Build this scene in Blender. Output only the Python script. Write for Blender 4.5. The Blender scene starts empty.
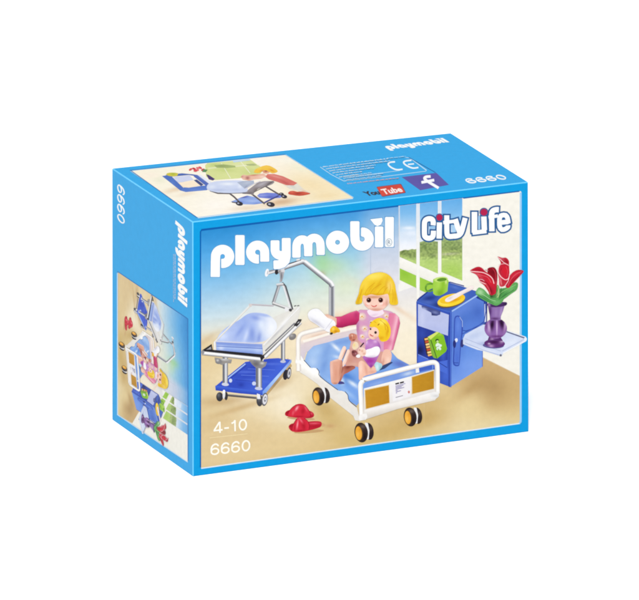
import bpy, bmesh, math, random
from mathutils import Vector, Matrix, noise
from mathutils.geometry import delaunay_2d_cdt

# ------------------------------------------------------------------ camera, world, lamps, exposure
sc = bpy.context.scene
COL = sc.collection
cam_d = bpy.data.cameras.new('camera'); cam = bpy.data.objects.new('camera', cam_d); COL.objects.link(cam)
cam_d.sensor_fit = 'HORIZONTAL'; cam_d.sensor_width = 36.0
cam_d.lens = 10938.02 * 36.0 / 639.0
cam_d.clip_start = 0.1; cam_d.clip_end = 200.0
r_ = Vector((0.9197990532, -0.3922938767, -0.0086727139))
u_ = Vector((0.1177177045, 0.2547899148, 0.9598044808))
b_ = Vector((-0.3743157006, -0.8838481847, 0.2805354571))
M = Matrix(((r_.x, u_.x, b_.x, -2.6536771924), (r_.y, u_.y, b_.y, -6.4865859988),
            (r_.z, u_.z, b_.z, 2.1709327266), (0, 0, 0, 1)))
cam.matrix_world = M
sc.camera = cam
sc.render.resolution_x = 1024; sc.render.resolution_y = 962

world = bpy.data.worlds.new('World'); sc.world = world; world.use_nodes = True
bg = world.node_tree.nodes['Background']
bg.inputs[0].default_value = (1.0, 1.0, 1.0, 1); bg.inputs[1].default_value = 0.56


def area(name, loc, target, size, power, col=(1, 1, 1)):
    d = bpy.data.lights.new(name, 'AREA'); d.shape = 'SQUARE'; d.size = size; d.energy = power; d.color = col
    o = bpy.data.objects.new(name, d); COL.objects.link(o); o.location = loc
    o.rotation_euler = (Vector(target) - Vector(loc)).to_track_quat('-Z', 'Y').to_euler()
    return o


# studio softboxes stand above and to either side of the camera axis, so the box hides its own shadow
area('softbox_key', (-1.9, -4.4, 9.0), (.12, .07, .05), 2.0, 1550, (1, 0.995, 0.985))
area('softbox_fill', (-6.0, -3.4, 3.4), (.05, .07, .08), 1.6, 270)

sc.view_settings.view_transform = 'Standard'; sc.view_settings.look = 'None'
sc.view_settings.exposure = 0.0; sc.view_settings.gamma = 1.0
sc.render.engine = 'CYCLES'
sc.cycles.filter_width = 2.1
K = 0.50          # white ink/cardboard reflectance


# ------------------------------------------------------------------ colour and material helpers
def s2l(c):
    c = c / 255.0
    return c / 12.92 if c <= 0.04045 else ((c + 0.055) / 1.055) ** 2.4


def lin(c):
    return tuple(max(0.002, s2l(min(255, max(0, v)))) * K for v in c)


def card_mat(name, col=None):
    m = bpy.data.materials.new(name); m.use_nodes = True
    nt = m.node_tree; b = nt.nodes['Principled BSDF']
    b.inputs['Roughness'].default_value = 0.42
    b.inputs['Specular IOR Level'].default_value = 0.03
    tc = nt.nodes.new('ShaderNodeTexCoord')
    n = nt.nodes.new('ShaderNodeTexNoise'); n.inputs['Scale'].default_value = 260; n.inputs['Detail'].default_value = 4
    nt.links.new(tc.outputs['Object'], n.inputs['Vector'])
    mr = nt.nodes.new('ShaderNodeMapRange'); mr.inputs[3].default_value = 0.93; mr.inputs[4].default_value = 1.07
    nt.links.new(n.outputs['Fac'], mr.inputs[0])
    mx = nt.nodes.new('ShaderNodeVectorMath'); mx.operation = 'SCALE'
    nt.links.new(mr.outputs[0], mx.inputs['Scale'])
    if col is None:
        a = nt.nodes.new('ShaderNodeAttribute'); a.attribute_name = 'ink'
        nt.links.new(a.outputs['Color'], mx.inputs[0])
    else:
        rgb = nt.nodes.new('ShaderNodeRGB'); rgb.outputs[0].default_value = (*lin(col), 1)
        nt.links.new(rgb.outputs[0], mx.inputs[0])
    nt.links.new(mx.outputs[0], b.inputs['Base Color'])
    n2 = nt.nodes.new('ShaderNodeTexNoise'); n2.inputs['Scale'].default_value = 45; n2.inputs['Detail'].default_value = 3
    nt.links.new(tc.outputs['Object'], n2.inputs['Vector'])
    bp = nt.nodes.new('ShaderNodeBump'); bp.inputs['Strength'].default_value = 0.12; bp.inputs['Distance'].default_value = 0.0008
    nt.links.new(n2.outputs['Fac'], bp.inputs['Height'])
    nt.links.new(bp.outputs[0], b.inputs['Normal'])
    return m


INK = card_mat('printed_ink')
BLUE_SIDE = card_mat('printed_light_blue_card', (48, 168, 232))
BLUE_FRONT = card_mat('printed_deep_blue_card', (12, 158, 225))
FOLD = card_mat('fold_highlight_card', (116, 207, 255))  # paler blue paints in the light caught along the near folds

# ------------------------------------------------------------------ the setting: white studio sweep
fm = bpy.data.materials.new('white_paper_sweep'); fm.use_nodes = True
fb = fm.node_tree.nodes['Principled BSDF']
fb.inputs['Roughness'].default_value = 0.9; fb.inputs['Specular IOR Level'].default_value = 0.0
fn = fm.node_tree.nodes.new('ShaderNodeTexNoise'); fn.inputs['Scale'].default_value = 30
fr = fm.node_tree.nodes.new('ShaderNodeMapRange'); fr.inputs[3].default_value = 0.93; fr.inputs[4].default_value = 0.95
fc = fm.node_tree.nodes.new('ShaderNodeCombineColor')
fm.node_tree.links.new(fn.outputs['Fac'], fr.inputs[0])
for i in range(3): fm.node_tree.links.new(fr.outputs[0], fc.inputs[i])
fm.node_tree.links.new(fc.outputs[0], fb.inputs['Base Color'])
bm = bmesh.new()
vs = [bm.verts.new(p) for p in ((-15, -15, 0), (15, -15, 0), (15, 15, 0), (-15, 15, 0))]
bm.faces.new(vs)
me = bpy.data.meshes.new('floor'); bm.to_mesh(me); bm.free()
fl = bpy.data.objects.new('floor', me); COL.objects.link(fl); me.materials.append(fm); fl['kind'] = 'structure'

# ------------------------------------------------------------------ the carton: a slightly out-of-square card box
A = Vector((0.001807, 0.142284, 0.178593)); B = Vector((0.248432, 0.132771, 0.177205))
C = Vector((0.246788, -0.000865, 0.17656)); D = Vector((0.001719, -0.000871, 0.177893))
E = Vector((0.0, 0.0, 0.0)); F = Vector((0.246906, 0.0, 0.0)); G = Vector((0.000083, 0.144502, 0.0))
H = Vector((0.2478, 0.1352, 0.0))

box = bpy.data.objects.new('toy_box', None); COL.objects.link(box)
box.empty_display_size = .05
box['label'] = 'blue cardboard toy set box with hospital bed artwork standing on white'
box['category'] = 'toy box'

bm = bmesh.new()
v = {k: bm.verts.new(p) for k, p in dict(A=A, B=B, C=C, D=D, E=E, F=F, G=G, H=H).items()}
mats = {}
ff = bm.faces.new([v[k] for k in 'DEFC']); ff.material_index = 1
for q in ('ADCB', 'AGED', 'GHFE', 'BCFH', 'ABHG'):
    f_ = bm.faces.new([v[k] for k in q]); f_.material_index = 0
bm.normal_update()
bmesh.ops.recalc_face_normals(bm, faces=bm.faces)
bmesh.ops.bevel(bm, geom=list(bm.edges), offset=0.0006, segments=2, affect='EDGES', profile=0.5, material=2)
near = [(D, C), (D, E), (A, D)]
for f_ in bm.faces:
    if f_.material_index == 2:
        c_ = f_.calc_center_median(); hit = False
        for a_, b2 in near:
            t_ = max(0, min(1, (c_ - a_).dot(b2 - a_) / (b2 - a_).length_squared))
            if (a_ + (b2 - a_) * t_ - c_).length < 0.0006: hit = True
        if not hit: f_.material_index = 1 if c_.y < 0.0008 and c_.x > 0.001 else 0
me = bpy.data.meshes.new('carton'); bm.to_mesh(me); bm.free()
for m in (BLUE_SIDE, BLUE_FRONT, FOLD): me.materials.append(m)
carton = bpy.data.objects.new('carton', me); COL.objects.link(carton); carton.parent = box
carton['label'] = 'light blue folded card body with a deeper blue front'


# ------------------------------------------------------------------ flat print: outlines laid on the card faces
def homog(src, dst):
    rows = []; rhs = []
    for (x, y), (X, Y) in zip(src, dst):
        rows.append([x, y, 1, 0, 0, 0, -X * x, -X * y]); rhs.append(X)
        rows.append([0, 0, 0, x, y, 1, -Y * x, -Y * y]); rhs.append(Y)
    n = 8
    a = [r + [b] for r, b in zip(rows, rhs)]
    for i in range(n):
        p = max(range(i, n), key=lambda k: abs(a[k][i])); a[i], a[p] = a[p], a[i]
        for k in range(n):
            if k != i:
                f = a[k][i] / a[i][i]
                for j in range(i, n + 1): a[k][j] -= f * a[i][j]
    h = [a[i][n] / a[i][i] for i in range(n)] + [1.0]
    def ap(x, y):
        w = h[6] * x + h[7] * y + h[8]
        return (h[0] * x + h[1] * y + h[2]) / w, (h[3] * x + h[4] * y + h[5]) / w
    return ap


LAYER = 0.000006


class Face:
    """a card face; drawings use the tracing units of the layout sheet, mapped onto the real face"""
    def __init__(s, corners3, corners2):
        s.o = corners3[0]; s.ux = (corners3[1] - corners3[0]).normalized()
        s.n = s.ux.cross(corners3[-1] - corners3[0]).normalized()
        s.uy = s.n.cross(s.ux)
        s.h = homog(corners2, [((c - s.o).dot(s.ux), (c - s.o).dot(s.uy)) for c in corners3])
        s.occ = {}
    def at(s, x, y, lay):
        a, b = s.h(x, y)
        return s.o + s.ux * a + s.uy * b + s.n * (LAYER * (lay + 2))


pA, pB, pC, pD, pE, pF, pG = (111.9, 168.2), (450.7, 132.8), (528.3, 181.8), (192.5, 221.7), (192.8, 476.8), (528.8, 431.8), (112.0, 419.8)
FRONT = Face([E, F, C, D], [pE, pF, pC, pD])
SIDE = Face([G, E, D, A], [pG, pE, pD, pA])
TOP = Face([D, C, B, A], [pD, pC, pB, pA])


def T(x0, y0, s, pts):
    return [(x0 + x / s, y0 + y / s) for x, y in pts]


def smooth(pts, n=5, closed=True):
    out = []; N = len(pts)
    rng = range(N) if closed else range(N - 1)
    for i in rng:
        p1 = pts[i]; p2 = pts[(i + 1) % N]
        p0 = pts[(i - 1) % N] if closed or i > 0 else p1
        p3 = pts[(i + 2) % N] if closed or i < N - 2 else p2
        for k in range(n):
            t = k / n; t2 = t * t; t3 = t2 * t
            out.append(tuple(0.5 * (2 * p1[j] + (p2[j] - p0[j]) * t + (2 * p0[j] - 5 * p1[j] + 4 * p2[j] - p3[j]) * t2
                                    + (3 * p1[j] - p0[j] - 3 * p2[j] + p3[j]) * t3) for j in (0, 1)))
    if not closed: out.append(tuple(pts[-1]))
    return out


def mix(a, b, t):
    t = max(0.0, min(1.0, t))
    return tuple(a[i] + (b[i] - a[i]) * t for i in range(3))


def grad(p0, p1, *stops):
    dx, dy = p1[0] - p0[0], p1[1] - p0[1]; L = dx * dx + dy * dy
    def f(x, y):
        t = ((x - p0[0]) * dx + (y - p0[1]) * dy) / L
        if t <= stops[0][0]: return stops[0][1]
        for (a, ca), (b, cb) in zip(stops, stops[1:]):
            if t <= b: return mix(ca, cb, (t - a) / (b - a))
        return stops[-1][1]
    return f


def blobs(base, *bl):
    """base ink plus soft airbrushed patches: (cx, cy, rx, ry, degrees, colour, strength)"""
    bl = [(cx, cy, rx, ry, math.cos(math.radians(a)), math.sin(math.radians(a)), c, s) for cx, cy, rx, ry, a, c, s in bl]
    def f(x, y):
        c = base(x, y) if callable(base) else base
        for cx, cy, rx, ry, ca, sa, cc, s in bl:
            dx, dy = x - cx, y - cy
            u = (dx * ca + dy * sa) / rx; w = (-dx * sa + dy * ca) / ry
            q = u * u + w * w
            if q < 5: c = mix(c, cc, s * math.exp(-q))
        return c
    return f


def crossings(poly, y):
    """inside spans of a horizontal line through an outline"""
    xs = []
    for (ax, ay), (bx, by) in zip(poly, list(poly[1:]) + [poly[0]]):
        if (ay > y) != (by > y): xs.append(ax + (bx - ax) * (y - ay) / (by - ay))
    xs.sort()
    return list(zip(xs[::2], xs[1::2]))


class Item:
    def __init__(s, name): s.name = name; s.shapes = []
    def _cdt(s, polys, col, step):
        vs = []; fs = []
        for p in polys:
            k = len(vs); vs += [Vector(q) for q in p]; fs.append(list(range(k, k + len(p))))
        one = polys[0] if len(polys) == 1 else None
        if one and callable(col) and step:
            xs = [q[0] for q in one]; ys = [q[1] for q in one]
            x0, x1, y0, y1 = min(xs), max(xs), min(ys), max(ys)
            nx = int((x1 - x0) / step) + 1; ny = int((y1 - y0) / step) + 1
            for j in range(ny):
                y = y0 + (j + .41) * step; cr = crossings(one, y)
                for i in range(nx):
                    x = x0 + (i + .37 + (j % 2) * .4) * step
                    if any(a + .25 * step < x < b - .25 * step for a, b in cr): vs.append(Vector((x, y)))
        ov, oe, of, iv, ie, if_ = delaunay_2d_cdt(vs, [], fs, 0, 1e-5, True)
        if one:
            tris = []
            for t in of:
                cx = sum(ov[i][0] for i in t) / 3; cy = sum(ov[i][1] for i in t) / 3
                if any(a < cx < b for a, b in crossings(one, cy)): tris.append(tuple(t))
        else:
            tris = [tuple(t) for t, ids in zip(of, if_) if ids]
        used = sorted({i for t in tris for i in t}); rm = {i: k for k, i in enumerate(used)}
        P = [(ov[i][0], ov[i][1]) for i in used]
        s.shapes.append((P, [tuple(rm[i] for i in t) for t in tris], [col(*p) if callable(col) else col for p in P]))
    def poly(s, pts, col, sm=0, step=1.0):
        s._cdt([smooth(pts, sm) if sm else pts], col, step); return s
    def ell(s, cx, cy, rx, ry, ang, col, n=28, step=1.0, a0=0, a1=360):
        c, d = math.cos(math.radians(ang)), math.sin(math.radians(ang)); p = []
        full = a1 - a0 >= 360
        for i in range(n if full else n + 1):
            t = math.radians(a0 + (a1 - a0) * i / n); x, y = rx * math.cos(t), ry * math.sin(t)
            p.append((cx + x * c - y * d, cy + x * d + y * c))
        s._cdt([p], col, step); return s
    def strip(s, pts, w):
        """left / right outline of a pen stroke"""
        N = len(pts); W = w if isinstance(w, (list, tuple)) else [w] * N; L = []; R = []
        for i in range(N):
            a = pts[max(0, i - 1)]; b = pts[min(N - 1, i + 1)]; p = pts[i]
            d = Vector((b[0] - a[0], b[1] - a[1])).normalized()
            k = 1.0
            if 0 < i < N - 1:
                d1 = Vector((p[0] - a[0], p[1] - a[1])).normalized(); k = 1 / max(0.55, d1.dot(d))
            n = Vector((d.y, -d.x)) * (W[i] * .5 * k)
            L.append((p[0] + n.x, p[1] + n.y)); R.append((p[0] - n.x, p[1] - n.y))
        return L, R
    def strokes(s, paths, w, col, step=None, cap=0.0, grow=0.0):
        """several overlapping pen strokes fused into one flat outline"""
        polys = []
        for path in paths:
            pw = w
            if isinstance(path, dict): pw = path['w']; path = path['p']
            pw = pw + grow
            pts = list(path)
            if grow:
                a, b = Vector(pts[0]), Vector(pts[1]); pts[0] = tuple(a + (a - b).normalized() * grow / 2)
                a, b = Vector(pts[-1]), Vector(pts[-2]); pts[-1] = tuple(a + (a - b).normalized() * grow / 2)
            W = [pw] * len(pts)
            if cap:
                a, b = Vector(pts[0]), Vector(pts[1]); d = (b - a).normalized()
                q = [(0, -2.2 * cap), (cap * .35, -.8 * cap), (cap, 0)]
                pts = [tuple(a + d * o) for o, _ in q] + pts[1:]; W = [pw + x for _, x in q] + W[1:]
                a, b = Vector(pts[-1]), Vector(pts[-2]); d = (b - a).normalized()
                pts = pts[:-1] + [tuple(a + d * o) for o, _ in q[::-1]]; W = W[:-1] + [pw + x for _, x in q[::-1]]
            L, R = s.strip(pts, W)
            for i in range(len(pts) - 1):
                polys.append([L[i], L[i + 1], R[i + 1], R[i]])
        s._cdt(polys, col, step); return s
    def line(s, pts, w, col, sm=0):
        return s.strokes([smooth(pts, sm, False) if sm else pts], w, col, 1.5)
    def tube(s, pts, w, cols):
        """round rod drawn as a band of tones across its width"""
        L, R = s.strip(pts, w); m = len(cols); P = []; Cc = []; Fs = []
        for l, r in zip(L, R):
            for k in range(m):
                t = k / (m - 1); P.append((l[0] + (r[0] - l[0]) * t, l[1] + (r[1] - l[1]) * t)); Cc.append(cols[k])
        for i in range(len(L) - 1):
            for k in range(m - 1):
                a = i * m + k; Fs.append((a, a + 1, a + m + 1, a + m))
        s.shapes.append((P, Fs, Cc)); return s
    def text(s, txt, p0, p1, up, col, bold=0.0, skew=0.0):
        """lettering from p0 to p1 along its baseline, 'up' = cap height vector"""
        cu = bpy.data.curves.new('t', 'FONT'); cu.body = txt; cu.offset = bold; cu.resolution_u = 3
        ob = bpy.data.objects.new('t', cu); m = ob.to_mesh()
        P = [(q.co.x, q.co.y) for q in m.vertices]; Fs = [tuple(f.vertices) for f in m.polygons]
        x0 = min(p[0] for p in P); x1 = max(p[0] for p in P); h = max(p[1] for p in P); 
        Q = []
        for x, y in P:
            t = (x - x0) / (x1 - x0) + skew * y / h; k = y / h
            Q.append((p0[0] + (p1[0] - p0[0]) * t + up[0] * k, p0[1] + (p1[1] - p0[1]) * t + up[1] * k))
        ob.to_mesh_clear(); bpy.data.objects.remove(ob); bpy.data.curves.remove(cu)
        s.shapes.append((Q, Fs, [col] * len(Q))); return s
    def digits(s, txt, p0, p1, up, w, col, skew=0.0):
        """drawn numerals: neutral sans figures made of pen strokes"""
        el = lambda cx, cy, rx, ry: [(cx + rx * math.cos(math.pi * 2 * k / 24), cy + ry * math.sin(math.pi * 2 * k / 24)) for k in range(25)]
        gl = {'0': ([el(.3, .5, .235, .44)], .68), '6': ([el(.3, .31, .24, .255), smooth([(.52, .74), (.46, .88), (.32, .945), (.15, .84), (.065, .6), (.06, .32)], 4, False)], .68),
              '1': ([[(.1, .74), (.2, .77), (.3, .86), (.33, .98)], [(.34, 1.0), (.34, 0)]], .58), '4': ([[(.44, 0), (.44, 1.0)], [(.42, .97), (.05, .29)], [(0, .25), (.62, .25)]], .70), '-': ([[(.04, .37), (.36, .37)]], .44)}
        tot = sum(gl[c][1] for c in txt) - .1; x = 0
        for c in txt:
            ps, adv = gl[c]; q = []
            for p in ps:
                q.append([(p0[0] + (p1[0] - p0[0]) * ((x + a) / tot + skew * b) + up[0] * b, p0[1] + (p1[1] - p0[1]) * ((x + a) / tot + skew * b) + up[1] * b) for a, b in p])
            s.strokes(q, w, col); x += adv
        return s
    def moved(s, fn, name=None):
        o = Item(name or s.name)
        o.shapes = [([fn(*p) for p in P], F_, c) for P, F_, c in s.shapes]; return o
    def build(s, face, parent, label=None):
        bm = bmesh.new(); cl = bm.verts.layers.float_color.new('ink')
        for P, Fs, Cc in s.shapes:
            cells = set()
            for f in Fs:
                xs = [P[i][0] for i in f]; ys = [P[i][1] for i in f]
                for a in range(int(min(xs) - .3), int(max(xs) + .3) + 1):
                    for b in range(int(min(ys) - .3), int(max(ys) + .3) + 1): cells.add((a, b))
            lay = 1 + max((face.occ.get(c, 0) for c in cells), default=0)
            for c in cells: face.occ[c] = lay
            vv = []
            for p, c in zip(P, Cc):
                q = bm.verts.new(face.at(p[0], p[1], lay)); q[cl] = (*lin(c), 1); vv.append(q)
            for f in Fs:
                try: fc_ = bm.faces.new([vv[i] for i in f])
                except ValueError: continue
                fc_.normal_update()
                if fc_.normal.dot(face.n) < 0: fc_.normal_flip()
        me = bpy.data.meshes.new(s.name); bm.to_mesh(me); bm.free(); me.materials.append(INK)
        o = bpy.data.objects.new(s.name, me); COL.objects.link(o); o.parent = parent
        if label: o['label'] = label
        return o


random.seed(4)
WHITE = (253, 254, 253)
#@@ART
# ================================================================== front picture
def sst(a, b, x):
    t = max(0, min(1, (x - a) / (b - a))); return t * t * (3 - 2 * t)


sky_l = [(228, (40, 138, 206)), (240, (58, 150, 216)), (258, (88, 170, 228)), (280, (128, 188, 230)), (300, (168, 206, 232)), (318, (202, 221, 230)),
         (331, (222, 224, 214)), (342, (228, 208, 168)), (356, (226, 203, 156)), (400, (224, 202, 155)), (470, (219, 193, 146))]
sky_m = [(228, (62, 148, 216)), (245, (96, 172, 226)), (262, (134, 192, 226)), (285, (180, 214, 226)), (305, (212, 226, 220)),
         (325, (234, 232, 214)), (345, (243, 228, 200)), (380, (240, 226, 196)), (410, (226, 204, 154)), (470, (219, 193, 140))]
wall_r = [(228, (98, 164, 222)), (246, (150, 190, 226)), (268, (192, 206, 228)), (300, (222, 222, 230)), (330, (236, 232, 226)),
          (345, (244, 236, 220)), (385, (243, 230, 204)), (415, (226, 204, 156)), (430, (212, 184, 128)), (470, (221, 198, 146))]


def ramp(st, q):
    if q <= st[0][0]: return st[0][1]
    for (a, ca), (b, cb) in zip(st, st[1:]):
        if q <= b: return mix(ca, cb, (q - a) / (b - a))
    return st[-1][1]


def bg0(x, y):
    q = y + .12 * (x - 205)
    a = ramp(sky_l, q); m = ramp(sky_m, q); r = ramp(wall_r, q)
    c = mix(a, m, sst(225, 318, x)); c = mix(c, r, sst(352, 374, x))
    if x > 455 and y < 380: c = mix(c, (244, 241, 231), sst(455, 463, x))
    n = noise.noise((x * .09, y * .22, 0)) * 3.5
    return (c[0] + n, c[1] + n, c[2] + n * 1.2)


bgf = blobs(bg0, (322, 262, 9, 16, 0, (150, 212, 130), .55), (333, 266, 16, 10, 0, (190, 222, 150), .45),
            (345, 285, 18, 12, 0, (226, 232, 190), .5), (322, 274, 3.5, 3, 0, (188, 150, 120), .55),
            (252, 392, 38, 22, 20, (246, 236, 212), .7), (292, 404, 24, 22, 0, (248, 240, 220), .75), (300, 355, 22, 22, 0, (240, 228, 198), .5),
            (240, 408, 34, 3.2, -17, (196, 164, 112), .6), (224, 401, 24, 5, -5, (176, 142, 94), .5), (280, 384, 16, 5, -30, (190, 160, 115), .55),
            (212, 425, 16, 4, -20, (206, 176, 126), .35),
            (330, 420, 26, 12, 35, (206, 178, 116), .75), (395, 432, 42, 10, -12, (200, 168, 100), .75), (350, 440, 20, 8, 0, (208, 180, 112), .6),
            (420, 420, 26, 10, -10, (196, 164, 100), .7), (325, 408, 12, 7, 30, (188, 156, 90), .5),
            (315, 430, 18, 2.5, 6, (206, 172, 110), .4), (330, 426, 5, 2, 0, (190, 140, 100), .5),
            (392, 305, 34, 2.6, 33, (234, 206, 180), .8), (330, 318, 28, 4, -14, (238, 208, 182), .6), (206, 340, 14, 3, -35, (206, 178, 140), .5),
            (408, 345, 14, 22, 0, (246, 236, 212), .8), (470, 425, 60, 8, -8, (232, 214, 168), .6), (245, 452, 60, 10, -8, (228, 206, 158), .6))
PQ = [(200.9, 468.5), (521.4, 423.3), (521.4, 191.0), (200.9, 229.9)]


def rounded(q, r):
    out = []
    for i in range(4):
        p = Vector(q[i]); a = (Vector(q[i - 1]) - p).normalized() * r; b = (Vector(q[(i + 1) % 4]) - p).normalized() * r
        for t in (0, .25, .5, .75, 1):
            out.append(tuple((p + a) * (1 - t) ** 2 + p * 2 * t * (1 - t) + (p + b) * t * t))
    return out


pic = Item('front_picture')
pic.poly(rounded(PQ, 1.6), bgf, step=1.25)
# floor edge at the right, below the wall
FR_ = (grad((480, 360), (470, 430), (0, (205, 173, 122)), (.35, (206, 176, 124)), (.7, (224, 202, 150)), (1, (232, 214, 170))),
               (493, 388, 22, 13, 15, (178, 146, 96), .8), (470, 390, 16, 5, -35, (176, 142, 90), .6), (494, 402, 14, 10, 0, (190, 158, 106), .5),
               (470, 405, 14, 12, 0, (232, 210, 158), .5), (512, 392, 9, 20, 0, (206, 176, 122), .5), (441, 424, 14, 22, 0, (221, 198, 150), .8))
def floor_r(x, y, f=blobs(FR_[0], *FR_[1:])):
    return mix(bgf(x, y), f(x, y), sst(430, 466, x))


pic.poly([(478, 355.6), (482, 357.4), (519.9, 376.4), (519.9, 423.4), (424, 436.9), (424, 384)], floor_r)
pic.line([(478, 355.2), (482, 357), (519.9, 376.1)], .5, (214, 190, 150))
FB = pic

rim = Item('picture_rim')
rim.line([(200.5, 467.5), (200.5, 231.6), (201.6, 229.9), (519.4, 191.2)], 1.25, grad((200, 0), (520, 0), (0, (8, 92, 172)), (.5, (10, 84, 160)), (1, (30, 100, 170))))
rim.line([(520.7, 192.5), (520.7, 421.6), (519.2, 423.6)], 1.9, (158, 206, 244))
rim.line([(519.6, 423.5), (201.2, 468.4)], 1.1, (226, 240, 250))

# window with its view of the garden
win = Item('printed_window')
SKY = grad((0, 196), (0, 254), (0, (92, 168, 228)), (.3, (126, 186, 234)), (.62, (204, 222, 242)), (.85, (236, 240, 248)), (1, (246, 248, 248)))
win.poly([(398.4, 205.9), (463.2, 198), (463.2, 286.6), (440, 277.4), (398.4, 292)], (243, 242, 236))
for (xa, xb) in ((399.7, 416.3), (419.7, 437.9), (441.4, 462.3)):
    yt = lambda x: 229.7 - .122 * (x - 201.2)
    yb = lambda x: 257 + .44 * (x - 400) if xa < 440 else 268 + .42 * (x - 432)
    win.poly([(xa, yt(xa) + .4), (xb, yt(xb) + .4), (xb, 248), (xa, 250)], blobs(SKY, (409, 228, 7, 1.6, 0, (250, 250, 252), .7), (412, 233, 9, 3, 0, (244, 246, 252), .5)))
    hz = {399.7: 250.5, 419.7: 241, 441.4: 237}[xa]
    top = [(xa, hz + 1)] + [(xa + (xb - xa) * k / 8, hz + .45 * math.sin(k * 1.9) - (1.5 if xa < 410 else 0) * k / 8) for k in range(1, 8)] + [(xb, hz + (.5 if xa > 410 else -1.5))]
    veg = blobs(grad((0, 236), (0, 284), (0, (150, 170, 110)), (.2, (126, 150, 82)), (.38, (140, 164, 80)), (.5, (176, 206, 110)), (1, (170, 208, 88))),
                (403, 252, 4, 2.5, 0, (74, 96, 40), .8), (411, 255, 6, 3, 20, (96, 118, 56), .7), (425, 247, 6, 4, 0, (92, 122, 54), .7), (432, 255, 5, 3, 0, (86, 112, 52), .7),
                (450, 243, 6, 3, 0, (108, 140, 62), .6), (456, 248, 7, 2, 0, (96, 122, 60), .7), (448, 254, 12, 1.3, -3, (182, 184, 150), .8),
                (424, 253, 4, 2, 0, (146, 170, 96), .6), (452, 270, 10, 8, 0, (146, 194, 58), .5), (430, 262, 5, 2, 0, (150, 186, 80), .6))
    def tex(x, y, g=veg):
        c = mix(g(x, y), (228, 232, 206), .16); n = noise.noise((x * .45, y * .6, 3)) * (44 if y < 260 else 12); return (c[0] + n, c[1] + n, c[2] + n * .6)
    win.poly(top + [(xb, yb(xb)), (xa, yb(xa))], tex, step=.8)
# sloping white rail and the panes under it
gl = blobs((160, 204, 76), (405, 274, 6, 4, 25, (136, 188, 52), .6), (430, 284, 8, 6, 0, (150, 200, 60), .6))
win.poly([(399.7, 268.2), (416.2, 275.4), (416.2, 288), (399.7, 280)], gl)
win.poly([(419.7, 277), (438, 285), (438, 298), (419.7, 290)], gl)
win.poly([(399.7, 257), (438.2, 273.8), (463.2, 285.2), (463.2, 287), (441, 284), (416, 275.4), (399.7, 268.2)], grad((418, 262), (412, 276), (0, (248, 247, 242)), (.7, (240, 238, 230)), (1, (226, 226, 214))))
for x in (418, 439.7): win.line([(x, 229.9 - .122 * (x - 201.2)), (x, 300 if x < 430 else 272)], 2.6, grad((0, 204), (0, 262), (0, (214, 224, 238)), (.5, (236, 238, 240)), (1, (245, 244, 238))))
win.line([(398.9, 206.2), (398.9, 284)], .9, grad((0, 206), (0, 270), (0, (170, 196, 226)), (1, (232, 232, 232))))
win.line([(370.6, 247), (370.6, 292)], .7, (182, 196, 218))

# ---------------------------------------------------------------- baby trolley
CH = [(196, 197, 200), (244, 245, 247), (252, 253, 254), (200, 203, 208), (128, 130, 138), (96, 98, 106)]
CHV = [(98, 100, 106), (176, 178, 184), (238, 239, 242), (158, 160, 168), (88, 90, 98), (136, 138, 146)]
tr = Item('printed_trolley')
Tt = lambda p: T(200, 350, 6.39, p)
tr.poly([(288, 358), (292, 366), (266, 397), (262, 392)], blobs((196, 168, 120), (275, 383, 8, 8, 0, (150, 124, 92), .7)))
# rear wheel
tr.ell(285.6, 374.8, 2.6, 5.2, 8, (46, 44, 52)); tr.ell(288.9, 373.2, 2.3, 6, 8, (70, 70, 78)); tr.ell(289.2, 373.2, 1.5, 4.4, 8, (206, 206, 212)); tr.ell(289.3, 373.2, .7, 2, 8, (110, 110, 120))
# blue undershelf
tr.poly(Tt([(100, 230), (290, 76), (440, 55), (500, 52), (580, 62), (400, 270)]),
        blobs(grad(Tt([(180, 120)])[0], Tt([(330, 280)])[0], (0, (60, 88, 200)), (.5, (50, 76, 190)), (1, (66, 98, 212))),
              (258, 368, 5, 9, 35, (40, 62, 170), .6), (247, 372, 12, 1.2, 0, (104, 132, 232), .6), (272, 364, 12, 1, 0, (98, 128, 228), .6), (256, 381, 16, 1.5, 5, (84, 116, 224), .6), (241, 385, 3, 2, 0, (38, 58, 160), .7)))
tr.line(Tt([(262, 160), (440, 168)]), .55, (96, 126, 226)); tr.line(Tt([(305, 120), (480, 128)]), .55, (92, 122, 222)); tr.line(Tt([(225, 190), (400, 205)]), .5, (36, 56, 160))
tr.line(Tt([(175, 182), (290, 88)]), 1.0, (176, 204, 246)); tr.line(Tt([(186, 188), (298, 98)]), .6, (38, 58, 160))
tr.poly(Tt([(97, 228), (400, 266), (400, 290), (250, 277), (100, 258)]), grad((230, 384), (229, 392), (0, (112, 144, 240)), (.4, (72, 108, 220)), (1, (44, 70, 180))))
tr.poly(Tt([(400, 264), (584, 60), (584, 78), (412, 286), (400, 290)]), grad((262, 392), (291, 360), (0, (120, 160, 236)), (.5, (184, 212, 250)), (1, (120, 156, 232))))
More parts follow.
